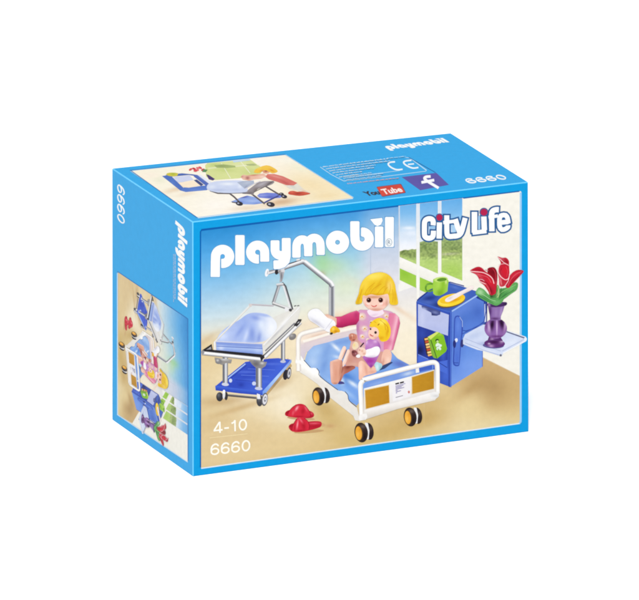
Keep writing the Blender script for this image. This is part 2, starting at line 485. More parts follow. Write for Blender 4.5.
# axle and front wheels
tr.tube(Tt([(170, 288), (360, 306)]), 2.2, [(150, 146, 144), (96, 92, 94), (60, 56, 60)])
tr.ell(219.6, 396.8, 3.4, 4.6, 0, blobs((52, 52, 58), (218.6, 395, 1.6, 2.6, 0, (120, 122, 128), .8))); tr.ell(226, 396, 1.8, 4.2, 0, (58, 56, 60))
tr.ell(223.9, 394.6, 1.3, 4.4, 4, (226, 226, 230)); tr.ell(223.9, 391.6, 1.3, 1.8, 4, (250, 250, 252))
tr.ell(259.6, 400.6, 3.2, 5.8, 0, blobs((66, 66, 72), (259, 398, 1.5, 3, 0, (150, 150, 156), .8))); tr.ell(264.6, 399.4, 3.1, 6.6, 8, (98, 98, 106)); tr.ell(264.9, 399.3, 2.3, 5.2, 8, (224, 224, 230))
tr.ell(265.1, 399.2, 1.2, 2.8, 8, (120, 120, 130)); tr.ell(265.2, 399, .6, 1.4, 8, (240, 240, 244)); tr.poly([(256.8, 393.5), (260, 394.5), (260.6, 399), (257.2, 399)], (236, 236, 240))
# posts
tr.tube([(283, 336), (283, 362)], 4.2, CHV); tr.tube([(225.2, 357), (225.2, 384.5)], 5.4, CHV); tr.tube([(258.8, 358), (258.8, 389)], 6.2, CHV)
tr.ell(225.2, 384.4, 3.6, 1.6, 5, (206, 210, 226)); tr.ell(258.6, 388.6, 3.8, 1.6, 5, (198, 204, 228)); tr.ell(283, 361.6, 2.8, 1.4, 0, (190, 196, 220)); tr.ell(230.5, 380.6, 1.6, 2, 0, (206, 216, 240)); tr.ell(254, 383.5, 2, 2, 0, (198, 208, 240))
# brackets under the frame
tr.poly([(214.5, 357.5), (232, 359.5), (231, 363.5), (226, 363), (222, 365), (217, 363), (214.8, 360)], blobs((150, 146, 142), (218.5, 361.5, 2.5, 2, 0, (84, 80, 82), .8), (224, 359.5, 5, 1, 5, (222, 222, 224), .8)))
tr.ell(218.4, 361.4, 3.2, 2.6, 0, blobs((132, 130, 132), (217.6, 360.4, 1.2, 1, 0, (236, 236, 238), .9)))
tr.poly([(249, 360.5), (267, 362), (265.5, 366), (262, 368.5), (256, 368), (252, 364.5)], blobs((140, 138, 140), (256, 364, 3.5, 2.5, 0, (92, 90, 96), .7), (262, 363.2, 2, 1, 0, (236, 236, 240), .8)))
tr.ell(292.6, 336.8, 4, 3, -35, blobs((128, 124, 124), (291.5, 335.6, 1.8, 1.2, 0, (190, 188, 188), .9)))
# chrome frame, back bar
tr.line([(275.6, 320.3), (301.2, 319.9)], 1.5, (44, 42, 46)); tr.line([(277, 322.2), (297, 322.2)], 1.1, (150, 150, 154))
# see-through tub: walls
gl0 = lambda x, y: mix(bgf(x, y), (238, 238, 236), .45)
tr.poly([(213.4, 342), (249.2, 304.2), (273, 305.4), (299.4, 306.2), (300.5, 309), (281, 335), (263.4, 354.5), (214, 350.5)], gl0)
tr.poly([(271.5, 318), (298.5, 306.6), (300.6, 308.8), (297, 322.5), (264.4, 357), (262.4, 346), (271, 336)],
        blobs((226, 224, 218), (286, 321, 12, 2.2, -46, (250, 250, 250), .9), (276, 334, 14, 1, -46, (176, 176, 184), .6), (292, 315, 8, 1, -50, (200, 196, 186), .6)))
# mattress band seen through the front wall
tr.poly([(215.8, 341.6), (262.2, 343.6), (263, 354.8), (216.2, 350)], blobs(grad((240, 341), (239, 354), (0, (156, 176, 226)), (.3, (126, 150, 218)), (.55, (170, 192, 238)), (1, (112, 138, 214))), (221, 348, 3, 2, 0, (228, 234, 250), .7), (258, 350, 4, 3, 0, (196, 210, 244), .6)))
# quilt
Tq = lambda p: T(195, 295, 8, p)
tr.poly(Tq([(175, 372), (178, 345), (215, 290), (290, 235), (360, 195), (410, 158), (460, 142), (530, 143), (590, 160), (640, 205), (655, 250), (640, 290), (600, 335), (545, 372), (430, 384), (300, 376)]),
        blobs(grad(Tq([(250, 300)])[0], Tq([(600, 220)])[0], (0, (182, 198, 240)), (.45, (158, 180, 234)), (.75, (186, 202, 240)), (1, (230, 236, 248))),
              (252, 327, 9, 3, -32, (176, 196, 244), .7), (222, 336, 5, 4, 0, (218, 228, 250), .8), (246, 336, 2.2, 7, 20, (214, 224, 250), .8), (240, 331, 2, 8, 35, (122, 146, 218), .55),
              (252, 334, 3, 8, -5, (116, 140, 214), .6), (256, 318, 6, 2.5, 15, (126, 150, 222), .8), (263, 315, 9, 1.6, 8, (136, 160, 226), .7), (262, 326, 4, 8, -12, (232, 240, 252), .75),
              (259, 338, 2, 6, 10, (124, 146, 216), .7), (271, 330, 5, 9, 20, (244, 246, 250), .8), (240, 342.6, 20, 1.2, 0, (206, 214, 240), .6)), sm=4, step=.9)
# tub rims
tr.tube([(214.4, 342.6), (249.4, 306.6)], 1.3, [(250, 250, 250), (226, 222, 212), (206, 200, 188)])
tr.tube([(249, 304.4), (273.6, 305.8)], 1.7, [(226, 222, 226), (176, 170, 178), (206, 202, 204)]); tr.ell(250.4, 305.4, 1.6, 1.5, 0, (214, 206, 204))
tr.line([(215.4, 341.4), (263, 343.8)], .9, (214, 214, 226)); tr.line([(216.5, 346.2), (262.6, 348.6)], .6, (84, 110, 190)); tr.line([(299.4, 307), (263.4, 345)], 1.1, (240, 240, 242)); tr.line([(214.4, 342), (214.7, 350.5)], 1.0, (240, 242, 248))
tr.line([(294, 306.2), (296.2, 305.6)], .9, (90, 86, 88)); tr.line([(297, 306), (299.2, 305.4)], .8, (90, 86, 88))
# chrome frame: left, right and front bars
tr.poly([(202.2, 350.2), (211.6, 344), (212.8, 350.4), (207, 352)], (38, 36, 40)); tr.poly([(206, 349.8), (211, 346.4), (211.6, 349.4)], blobs((128, 126, 132), (209, 348, 1.5, 1.2, 0, (210, 210, 214), .8)))
tr.poly([(205, 351.2), (213, 349.8), (262, 354.4), (262, 357.8)], (40, 38, 44))
tr.tube([(262.6, 356.6), (300.4, 320.8)], 1.3, [(84, 84, 90), (40, 40, 46)])
tr.tube([(264.4, 357.6), (300.6, 322.4)], 3.4, [(150, 152, 158), (236, 237, 240), (252, 252, 253), (214, 214, 218), (150, 150, 156)]); tr.tube([(265.2, 351), (294.6, 323)], 1.2, [(96, 96, 104), (150, 150, 158)])
tr.poly([(293.5, 325.4), (297.2, 320.6), (301.9, 319.3), (299.6, 323.6), (296.8, 326.6)], (52, 50, 54)); tr.poly([(296.6, 323.4), (299.4, 321), (298.8, 322.9)], (200, 200, 204))
tr.tube([(202, 353), (263.6, 359.6)], 4.0, [(120, 118, 124), (250, 250, 252), (255, 255, 255), (232, 232, 234), (176, 174, 176), (136, 132, 132)])
tr.ell(202.8, 352.2, 1.5, 2, 0, (150, 148, 152)); tr.poly([(259.6, 356.2), (263.4, 354.8), (264.6, 357.2), (261, 361.6)], (44, 42, 48))

# ---------------------------------------------------------------- lifting pole with its triangle handle
ho = Item('printed_lifting_pole')
ho.tube([(331.7, 352), (331.7, 285)], 6.0, [(150, 152, 156), (206, 208, 212), (150, 152, 160), (104, 106, 116), (170, 172, 178), (222, 224, 226)])
ho.tube([(332.6, 286.5), (330.6, 283), (305, 262.4), (302.6, 261.4)], 5.2, [(104, 104, 112), (128, 128, 136), (176, 178, 184), (244, 245, 247), (250, 250, 252), (210, 212, 216)][::1])
ho.tube([(304.6, 261.8), (303, 261.2), (285.6, 267.4), (279, 270)], 4.0, [(150, 150, 156), (246, 246, 248), (226, 228, 232), (150, 150, 156), (92, 92, 100)][::-1])
ho.line([(286, 264.6), (300.8, 260)], .9, (70, 66, 72)); ho.tube([(296.4, 260.2), (299.8, 259.4)], 2.2, [(206, 206, 210), (240, 240, 244), (120, 120, 126)])
ho.tube([(268, 272.8), (279, 269.8)], 3.6, [(110, 110, 118), (170, 172, 178), (244, 244, 246), (110, 108, 112)]); ho.ell(276.8, 271.6, 2, 3, 15, (50, 46, 50)); ho.ell(266.9, 272.7, 1.9, 4, 12, (244, 244, 247)); ho.ell(267.6, 272.6, .7, 2.2, 12, (198, 198, 204))
ho.ell(281.4, 271, 3.4, 3.6, 0, blobs((214, 214, 218), (279.6, 272, 1.4, 2.4, 0, (90, 88, 92), .7))); ho.poly([(279.2, 272), (284.2, 272), (283.4, 277), (281.8, 282), (279.4, 282), (280, 277)], blobs((176, 176, 182), (281.4, 276, .8, 4, 0, (70, 68, 74), .7)))
ho.tube([(273.2, 303.2), (279.2, 284.6)], 3.0, [(96, 96, 102), (150, 152, 158), (206, 206, 210), (130, 130, 136)]); ho.tube([(281.6, 283), (284.6, 286.4), (291.8, 309.8)], 3.2, [(48, 46, 50), (96, 96, 100), (222, 222, 226), (244, 244, 246)][::1])
ho.tube([(272.4, 303), (291, 309.6)], 2.8, [(112, 110, 112), (160, 158, 160), (244, 244, 244), (190, 190, 194)][::-1]); ho.tube([(276.4, 285), (283.4, 284.2)], 2.6, [(244, 244, 246), (200, 200, 204), (120, 120, 126)]); ho.ell(286.6, 309.4, 2.2, 2.2, 0, (234, 234, 236)); ho.ell(290.4, 310, 1.5, 1.5, 0, (70, 68, 70))

# ---------------------------------------------------------------- slippers
sl1 = Item('printed_slipper'); Ts = lambda p: T(275, 395, 10.65, p)
sl1.ell(301, 418.4, 14, 1.8, 4, (196, 160, 118))
sl1.poly(Ts([(106, 208), (112, 184), (140, 164), (190, 156), (300, 160), (380, 172), (414, 200), (412, 230), (376, 246), (290, 250), (190, 238), (124, 226)]),
         blobs((186, 28, 50), (288, 412.6, 2.4, 1.2, -10, (150, 14, 34), .9), (311, 413.4, 2.6, 1.3, 10, (226, 88, 104), .8), (301, 418, 12, .7, 2, (226, 84, 100), .6), (310, 417, 4, 1, 0, (166, 22, 42), .7)), sm=3, step=.5)
sl1.poly(Ts([(132, 216), (146, 176), (180, 134), (224, 102), (276, 94), (318, 108), (346, 142), (374, 186), (378, 222), (330, 236), (250, 238), (176, 232)]),
         blobs((212, 42, 64), (296.8, 408.4, 1.2, 3, 32, (250, 176, 184), .95), (303, 411, 2, 3.6, 12, (176, 22, 42), .8), (299, 404.8, 4, .8, 0, (170, 20, 42), .7), (306, 408.6, 1, 3, -28, (234, 104, 120), .8), (293, 413, 1, 2.4, 10, (236, 110, 124), .7), (299, 416.6, 6, .8, 0, (160, 18, 38), .7)), sm=3, step=.45)
sl1.line(Ts([(134, 216), (148, 176), (182, 134), (224, 104)]), .5, (132, 8, 26), 4); sl1.line(Ts([(318, 110), (348, 146), (374, 188), (378, 222)]), .5, (140, 12, 30), 4)
sl2 = Item('printed_slipper')
sl2.ell(309, 431.6, 15, 1.6, -4, (196, 160, 112)); sl2.ell(322.4, 425, 3, 1.6, 0, (206, 172, 122))
sl2.poly(Ts([(146, 348), (152, 322), (184, 304), (250, 296), (340, 284), (430, 278), (484, 284), (498, 306), (486, 338), (440, 358), (380, 374), (300, 390), (226, 396), (172, 382)]),
         blobs((190, 30, 52), (290.6, 426, 2, 1.4, -20, (150, 14, 32), .9), (314, 423.4, 6, .9, -2, (232, 104, 118), .85), (316, 426.4, 6, 1, -6, (170, 22, 42), .7), (296, 431.4, 8, .7, 0, (222, 80, 96), .6), (288.8, 429, .8, 2, 0, (226, 90, 106), .7)), sm=3, step=.5)
sl2.poly(Ts([(176, 380), (184, 330), (206, 286), (230, 252), (268, 238), (312, 246), (346, 274), (366, 318), (362, 362), (322, 384), (260, 394), (200, 392)]),
         blobs((212, 42, 64), (297.4, 424.6, .8, 4.4, 8, (250, 170, 178), .95), (303.6, 426, 2, 4, -12, (172, 20, 40), .8), (301, 420.6, .9, 3, -35, (240, 126, 140), .85), (300, 430.6, 5, .8, -3, (158, 16, 36), .7), (294.6, 428, .7, 3, 5, (164, 18, 38), .6)), sm=3, step=.45)
sl2.line(Ts([(178, 380), (186, 332), (208, 288), (232, 254)]), .5, (132, 8, 26), 4); sl2.line(Ts([(312, 248), (346, 276), (366, 320), (362, 364)]), .5, (140, 12, 30), 4)

# ---------------------------------------------------------------- bed
bd = Item('printed_bed')
Tc = lambda p: T(305, 360, 8, p); Td = lambda p: T(360, 360, 8, p); Te = lambda p: T(295, 310, 9.09, p)
CR = [(226, 216, 212), (250, 246, 240), (252, 250, 246), (234, 228, 222), (206, 196, 192)]
bd.poly([(300, 372), (300.5, 336), (326, 329), (352, 324.5), (362, 322), (362, 336), (306, 352)], blobs(grad((320, 328), (325, 348), (0, (236, 212, 200)), (.35, (246, 232, 214)), (.6, (222, 208, 212)), (1, (214, 204, 214))), (318, 335, 10, 1.2, -15, (214, 176, 156), .6), (331, 331.5, 3, 1, -15, (70, 64, 60), .6)))
bd.line([(303, 341.5), (328, 334), (362, 326)], 2.4, (248, 242, 232)); bd.line([(304, 343.8), (328, 336.4), (362, 328.6)], 1.6, (222, 206, 210))
bd.poly(Te([(85, 490), (95, 430), (112, 382), (168, 326), (300, 292), (400, 262), (520, 232), (640, 230), (760, 250), (930, 440), (1060, 510), (1000, 590), (610, 800), (560, 870), (400, 760), (230, 600)]),
        blobs(grad((312, 345), (350, 395), (0, (150, 184, 232)), (.5, (138, 176, 232)), (1, (120, 164, 232))),
              (316, 352, 7, 5, -20, (172, 204, 244), .7), (313, 362, 5, 6, 0, (190, 214, 246), .7), (326, 352, 4, 8, 30, (110, 150, 216), .5), (342, 342, 14, 3, -12, (112, 148, 214), .6),
              (336, 347.6, 6, 1.7, 42, (244, 248, 252), .95), (337, 357, 4, 1.6, 15, (214, 228, 248), .8), (324, 366, 3, 8, 20, (100, 140, 210), .5), (346, 377, 9, 5, 30, (54, 110, 196), .8), (353, 384, 7, 2, 35, (236, 244, 252), .9),
              (342, 381, 2.2, 4, -10, (226, 238, 250), .8), (348, 393, 9, 2.2, 38, (170, 204, 246), .7), (384, 375, 12, 2.5, -14, (58, 82, 150), .8), (400, 364, 9, 3.5, 10, (92, 110, 190), .8), (378, 381, 16, 2.4, -14, (120, 158, 230), .7),
              (330, 381, 6, 2, 40, (156, 192, 240), .6)), step=1.0)
# side rail with catch bumps
bd.poly(Tc([(-78, 18), (-70, -60), (-60, -75), (-10, 0), (50, 66), (66, 62), (92, 66), (112, 92), (122, 134), (262, 240), (272, 246), (292, 246), (318, 256), (342, 282), (352, 326), (415, 380), (440, 490), (400, 482), (384, 446), (200, 300), (96, 190), (0, 122), (-40, 100)]),
        blobs(grad((312, 378), (318, 366), (0, (232, 228, 222)), (.5, (253, 252, 248)), (1, (250, 250, 248))), (313, 372, 3, 4, 0, (255, 255, 255), .8), (340, 396, 3, 3, 0, (236, 236, 232), .6), (352, 414, 3, 4, 0, (226, 224, 220), .7)), step=1)
for q in ([(-10, 0), (44, 60)], [(92, 66), (112, 92), (122, 134), (262, 240)], [(318, 252), (342, 280), (352, 324), (412, 376)]): bd.line(Tc(q), .7, (54, 78, 110), 3)
# headboard tube
bd.tube(smooth([(298.6, 371), (298.2, 345), (298.8, 338), (301.6, 334.2), (308, 332), (327, 327.4)], 4, False), 4.6, CR)
bd.tube([(295.6, 361), (300, 361.6), (307, 368)], 3.4, [(244, 240, 234), (254, 254, 252), (250, 248, 244)])


def caster(i, cx, cy, k, hub):
    i.ell(cx + 7.6 * k, cy - 1.2 * k, 4.8 * k, 8.6 * k, -8, blobs((44, 34, 34), (cx + 9.5 * k, cy - 4 * k, 1.4, 2.5, 0, (96, 84, 80), .7)))
    i.poly([(cx + 3.6 * k, cy - 10 * k), (cx + 6.6 * k, cy - 9.5 * k), (cx + 8.2 * k, cy - 2 * k), (cx + 7.4 * k, cy + 6.6 * k), (cx + 4.8 * k, cy + 7 * k), (cx + 5.2 * k, cy - 2 * k)], (236, 236, 238))
    i.ell(cx, cy, 6.7 * k, 10 * k, -8, blobs((50, 38, 36), (cx + 1.4, cy - 6 * k, 3, 2, 0, (112, 98, 92), .8), (cx + 3.5, cy + 4, 1.5, 4, 0, (24, 16, 16), .8)))
    i.ell(cx - 2.3 * k, cy + .6 * k, 3.7 * k, 7.4 * k, -6, (110, 80, 40)); i.ell(cx - 2.6 * k, cy + .6 * k, 3.2 * k, 6.8 * k, -6, blobs((236, 170, 60), (cx - 3.4 * k, cy + 2, 1.4, 3, 0, (250, 198, 100), .8), (cx - 1.4 * k, cy - 3, 1.2, 2, 0, (206, 140, 40), .6)))


caster(bd, 318.4, 396.4, .92, None)
caster(bd, 410.2, 417, .96, None)
caster(bd, 361.2, 432.6, 1.0, None)
# footboard
bd.poly(Td([(28, 210), (60, 180), (330, 96), (470, 56), (585, 30), (585, 90), (60, 226)]), blobs((118, 154, 224), (378, 383, 10, 1.6, -14, (150, 182, 238), .7), (408, 373.5, 6, 2, -14, (206, 220, 240), .9), (430, 368, 4, 3, 0, (66, 96, 190), .0)))
bd.poly(Td([(470, 66), (577, 38), (577, 74), (474, 98)]), blobs((66, 98, 196), (425, 371, 5, 1, -14, (96, 128, 220), .8)))
bd.poly(Td([(444, 70), (470, 62), (474, 98), (446, 104)]), (240, 238, 234))
bd.poly(Td([(30, 228), (330, 150), (595, 76), (600, 262), (300, 340), (30, 408)]), blobs(grad((400, 380), (405, 402), (0, (244, 243, 241)), (.5, (238, 234, 230)), (1, (226, 222, 220))), (398, 392, 9, 9, 0, (244, 242, 242), .7)))
bd.poly(Td([(32, 400), (300, 336), (606, 250), (612, 262), (614, 300), (600, 322), (300, 392), (60, 470), (20, 480)]),
        blobs(grad((400, 398), (402.5, 410), (0, (250, 248, 246)), (.5, (240, 236, 232)), (1, (214, 206, 196))), (362, 418, 4, 3, 0, (250, 250, 250), .6)))
for q in ([(40, 243), (229, 203), (234, 342), (48, 390)], [(416, 138), (590, 86), (590, 228), (418, 270)]):
    bd.poly(Td([(q[0][0] - 5, q[0][1] - 5), (q[1][0] + 3, q[1][1] - 6), (q[2][0] + 3, q[2][1] + 3), (q[3][0] - 6, q[3][1] + 5)]), (226, 206, 160))
    bd.poly(Td(q), lambda x, y: tuple(v + noise.noise((x * .12 + y * .1, y * .9 + x * .13, 7)) * 5 for v in grad((368, 385), (436, 392), (0, (200, 144, 38)), (.4, (190, 134, 30)), (.6, (198, 144, 36)), (1, (184, 134, 34)))(x, y)))
bd.poly(Td([(252, 196), (398, 152), (406, 290), (262, 332)]), (240, 238, 242))
bd.line(Td([(282, 192), (312, 184)]), 1.5, (40, 36, 48)); bd.line(Td([(318, 184), (350, 175)]), 1.5, (46, 40, 52))
for k, (a, b_2) in enumerate(((282, 362), (284, 346), (284, 332), (284, 352), (284, 300), (286, 326), (286, 296))):
    bd.line(Td([(a, 208 + k * 9.4), (b_2, 208 + k * 9.4 - (b_2 - a) * .26)]), .62, (128, 122, 178))
bd.line(Td([(284, 300), (342, 284)]), .6, (110, 106, 120)); bd.ell(*Td([(390, 256)])[0], 1.1, 1.4, 0, (206, 130, 120))
bd.tube(smooth(Td([(12, 455), (8, 330), (4, 235), (6, 190), (26, 164), (60, 150), (330, 78), (520, 30), (580, 18), (606, 26), (616, 50), (618, 140), (618, 268)]), 5, False), 4.8,
        [(232, 228, 224), (252, 251, 250), (255, 255, 254), (238, 235, 230), (212, 204, 198)])
bd.poly(Td([(-8, 440), (10, 432), (52, 426), (58, 452), (46, 478), (0, 486), (-12, 470)]), blobs((244, 242, 240), (364, 419, 2, 2, 0, (216, 212, 210), .6)))
bd.poly(Td([(560, 262), (632, 250), (630, 290), (616, 304), (566, 312)]), blobs((240, 240, 240), (436, 396, 4, 1.5, 0, (206, 204, 204), .7)))

# ---------------------------------------------------------------- woman sitting in the bed, baby in her arm
SK = (240, 196, 176)
wo = Item('printed_woman'); Tw = lambda p: T(345, 265, 9.09, p); Tp = lambda p: T(320, 280, 5, p); Tn = lambda p: T(340, 320, 9.09, p)
# lap and legs
Z8 = lambda p: T(325, 345, 13.33, p); Z6 = lambda p: T(345, 330, 10.9, p); Z7 = lambda p: T(345, 275, 10.9, p)
wo.poly(Z8([(230, 300), (270, 275), (340, 262), (395, 285), (400, 310), (350, 340), (300, 370), (250, 395), (216, 470), (190, 490), (200, 400)]), blobs((176, 104, 88), (348, 367, 3.4, 1.8, -20, (126, 56, 50), .9), (342.6, 374, 1.4, 5, 20, (204, 146, 128), .7), (353, 366, 2, 1, 0, (150, 78, 60), .7)), sm=2, step=.5)
wo.poly([(349, 350), (351, 341), (355, 334), (372, 338), (384, 350), (388, 362), (372, 374), (360, 371), (358, 367), (352, 365.6), (345.6, 366), (344.5, 360)],
        blobs((214, 158, 146), (350, 360, 3, 5, 20, (206, 146, 126), .7), (355.6, 356, 3, 2.4, 0, (180, 112, 104), .7), (362, 348, 8, 5, 0, (226, 186, 196), .7), (355, 364, 6, 1.6, 0, (220, 172, 152), .8), (353, 345, 3, 3, 0, (230, 196, 190), .7)), step=.6)
wo.poly(Z8([(168, 500), (190, 484), (230, 486), (262, 512), (230, 520), (180, 522)]), (70, 66, 130), sm=2)
wo.poly(Z8([(66, 236), (90, 212), (150, 190), (200, 184), (222, 200), (226, 300), (222, 350), (204, 430), (184, 490), (160, 520), (108, 522), (80, 484), (68, 360)]),
        blobs((226, 168, 144), (331.4, 370, 1.4, 10, 0, (240, 200, 188), .8), (340.4, 370, 1.2, 9, 5, (188, 122, 98), .8), (335.6, 383.4, 3, 1, 0, (180, 116, 96), .7), (335, 360.4, 4, 1, -12, (244, 206, 190), .8), (336, 374, 2, 6, 0, (216, 150, 124), .6)), sm=3, step=.5)
wo.poly(Z8([(178, 176), (200, 110), (228, 40), (248, 14), (272, 20), (280, 52), (262, 104), (232, 176), (214, 200), (186, 196)]), blobs((250, 216, 198), (340.4, 355, .9, 5, 25, (255, 236, 222), .8), (344.6, 352, .8, 5, 25, (220, 164, 144), .8)), sm=3, step=.5)
wo.poly(Z8([(226, 254), (250, 180), (284, 92), (300, 60), (322, 62), (328, 104), (308, 170), (272, 246), (246, 286), (230, 280)]), blobs((248, 212, 196), (345, 358, .9, 6, 25, (255, 236, 224), .8), (349, 355, .8, 6, 25, (206, 150, 130), .8)), sm=3, step=.5)
wo.line(Z8([(286, 62), (262, 120), (230, 190)]), .65, (112, 92, 96)); wo.line(Z8([(226, 206), (228, 300), (218, 372)]), .5, (160, 96, 80))
# torso
wo.poly([(355.6, 312.5), (360, 309.8), (368, 310), (383, 310), (391, 311.5), (396.6, 315), (399, 321), (397, 333), (393, 349), (386, 352), (370, 350), (358, 340), (356.4, 330)],
        blobs((216, 156, 194), (362, 317, 3, 3, 0, (238, 222, 170), .8), (363, 328, 4, 2.5, 0, (226, 200, 176), .7), (384, 314, 3.5, 2.5, 0, (240, 220, 170), .7), (371, 319, 3, 6, 0, (206, 170, 214), .6), (366, 334, 3, 4, 0, (230, 212, 224), .7),
              (357.6, 327, 1.5, 9, 0, (168, 100, 150), .6), (380, 316, 2, 2, 0, (226, 196, 226), .7)), step=.8)
for cx, cy, rr in ((361.8, 316.4, 4.2), (364.6, 328.6, 3.4), (380, 313.6, 3.2), (386.4, 316.4, 3), (362.4, 336.6, 3), (372, 322.6, 2.6), (368, 340, 2.4)):
    wo.ell(cx, cy, rr, rr * .95, 0, blobs((218, 178, 204), (cx, cy, rr * .75, rr * .75, 0, (246, 222, 180), 1.0), (cx - 1, cy - 1, rr * .4, rr * .3, 0, (252, 240, 226), .8)), n=14, step=.6)
    wo.ell(cx, cy, .9, .8, 0, (222, 160, 70), n=8); wo.ell(cx + 1.5, cy + .9, .5, .4, 0, (214, 140, 120), n=7); wo.ell(cx - 1.4, cy + 1, .45, .4, 0, (214, 150, 130), n=7)
# her right arm, stretched out
wo.poly([(335, 316.8), (341, 316.4), (350, 312.4), (356.6, 310.4), (359.6, 313), (359, 320), (356, 324.6), (349, 325.6), (342, 327.6), (336.6, 327.6), (334.4, 322)],
        blobs(grad((345, 311), (348, 327), (0, (238, 150, 178)), (.25, (214, 76, 126)), (.7, (192, 44, 100)), (1, (150, 30, 80))), (356, 315, 2, 4, 0, (170, 44, 100), .6), (338, 320, 2, 3, 0, (226, 96, 140), .6)), step=.8)
wo.poly([(322.4, 316), (327, 314), (333, 316.4), (336.4, 318), (336.6, 325), (331, 324), (327, 321), (322.6, 318.6)], blobs((232, 186, 164), (330, 318, 3, 1, 25, (250, 222, 206), .8), (333, 323, 3, 1.2, 20, (186, 120, 104), .8)))
# her left arm round the baby
wo.poly([(389, 313), (394.6, 313.2), (398.6, 317), (400, 323), (397.4, 334), (393, 349.6), (387, 351.6), (383.4, 349), (384, 340), (387, 326)],
        blobs(grad((385, 330), (399, 333), (0, (222, 120, 156)), (.4, (228, 136, 168)), (.65, (246, 190, 206)), (.8, (216, 110, 150)), (1, (190, 80, 130))), (390, 342, 3, 4, 0, (206, 96, 140), .5)), step=.8)
wo.poly(Tp([(318, 352), (345, 348), (358, 372), (352, 408), (336, 424), (312, 416), (306, 392)]), blobs((240, 192, 172), (388, 360, 2.4, 4, 0, (250, 216, 198), .8), (383, 362, 1, 3.5, 10, (200, 140, 122), .7)), sm=3)
wo.poly(Tn([(78, 150), (86, 128), (110, 120), (142, 130), (150, 160), (128, 190), (92, 188)]), blobs((206, 132, 110), (352, 335.4, 1.8, .9, 0, (244, 196, 174), .9), (353.6, 340, 1.4, 1, 0, (130, 68, 56), .8), (350, 338, .8, 1.4, 0, (150, 84, 70), .7)), sm=3, step=.5)
wo.line([(350.6, 334.4), (351.4, 339)], .4, (130, 70, 58)); wo.line([(353.2, 334.2), (353.8, 338)], .4, (140, 78, 64))
# collar, face, hair
wo.poly(Tw([(200, 420), (230, 400), (330, 400), (346, 418), (354, 440), (310, 462), (268, 474), (226, 460)]), blobs((246, 228, 240), (374, 315, 5, 1, -10, (216, 180, 210), .6)), sm=3)
wo.poly(Tw([(158, 300), (166, 250), (390, 250), (402, 320), (388, 360), (350, 398), (296, 418), (232, 408), (184, 372), (164, 330)]),
        blobs((246, 206, 190), (376, 309.6, 7, 1.6, 0, (206, 142, 122), .8), (366, 305, 2.4, 2, 0, (242, 168, 154), .7), (383.6, 304, 2.4, 2, 0, (242, 168, 154), .7), (374, 297, 9, 1.4, 0, (196, 128, 84), .7), (386.6, 303, 1.4, 4, 0, (206, 146, 126), .7)), sm=3, step=.7)
for ex in (215, 323):
    wo.ell(*Tw([(ex, 318)])[0], 2.4, 2.5, 0, (86, 40, 34), n=16); wo.ell(*Tw([(ex + 2, 320)])[0], 1.2, 1.35, 0, (36, 14, 16), n=12); wo.ell(*Tw([(ex - 5, 311)])[0], .45, .45, 0, (220, 200, 196), n=8)
wo.poly(Z7([(280, 322), (300, 334), (322, 336), (348, 322), (340, 342), (318, 350), (296, 344)]), blobs((212, 92, 84), (374.6, 306.6, 1.6, .5, 0, (236, 150, 140), .8)), sm=2, step=.5); wo.ell(*Z7([(250, 312)])[0], 2, 1.1, 15, (252, 222, 212), n=12); wo.ell(*Z7([(392, 312)])[0], 2, 1.1, -15, (252, 222, 212), n=12)
wo.poly(Tw([(93, 350), (108, 300), (124, 260), (134, 200), (158, 145), (196, 104), (248, 76), (318, 64), (378, 78), (424, 116), (452, 172), (462, 230), (474, 290), (480, 352), (446, 364), (408, 354), (402, 318), (396, 285), (384, 262), (340, 272), (290, 276), (235, 266), (190, 280), (165, 274), (156, 300), (154, 340), (124, 356)]),
        blobs((238, 198, 44), (374, 276, 12, 4, -8, (252, 230, 104), .9), (364, 285, 3.5, 7, 25, (252, 222, 84), .8), (390, 287, 2.4, 5, 0, (248, 214, 150), .8), (358, 304, 2, 2, 0, (206, 170, 50), .7), (378, 285, 1.4, 8, 35, (216, 158, 20), .5), (370, 289, 1.2, 6, 30, (222, 164, 20), .5), (386, 285, 1.2, 7, 10, (214, 154, 24), .5),
              (391, 290, 2, 10, 0, (246, 206, 50), .6), (395, 297, 1.4, 7, 0, (214, 156, 24), .5), (358, 300, 1.4, 5, 10, (214, 160, 20), .6), (376, 294.4, 12, 1, 0, (206, 140, 20), .6), (389, 284, 3, 4, 0, (252, 218, 130), .5), (361, 292, 1.1, 7, 25, (220, 166, 22), .5)), sm=3, step=.7)
for q in ([(180, 262), (210, 210), (270, 160)], [(225, 262), (262, 212), (330, 170)], [(290, 268), (320, 225), (360, 190)], [(345, 264), (362, 228), (385, 200)], [(396, 270), (410, 220), (408, 170)], [(430, 340), (436, 280), (430, 220)], [(120, 330), (140, 270), (150, 220)]):
    wo.line(Tw(q), .4, (212, 154, 22), 4)

# feeding bottle in her hand
bo = Item('printed_feeding_bottle')
bo.poly([(307.6, 315), (309, 311.4), (313, 308.8), (318, 308.8), (322, 312), (327, 317.4), (333, 320), (335.6, 324), (333, 330), (328.4, 332), (323, 329), (315, 323.6), (309.6, 320)],
        blobs((246, 246, 250), (316, 322, 8, 1.8, 32, (196, 196, 212), .8), (322, 316, 5, 2, 38, (255, 255, 255), .8), (331, 327, 3, 2, 0, (224, 222, 232), .7)), sm=3, step=.8)
bo.line([(324.4, 330.4), (332.6, 319.6)], .5, (206, 204, 220)); bo.line([(312, 320.4), (318, 324.2), (324, 328)], .7, (214, 212, 226), 3); bo.ell(316, 313.6, 4, 1.2, 38, (255, 255, 255)); bo.poly(Te([(316, 180), (326, 160), (352, 142), (384, 158), (398, 170), (408, 188), (402, 202), (380, 204), (352, 214), (322, 204)]), blobs((236, 180, 40), (333, 329, 1.4, 2, 0, (254, 224, 120), .8), (335.6, 331.4, 2, 1.2, 0, (190, 120, 20), .8)), sm=2, step=.6)
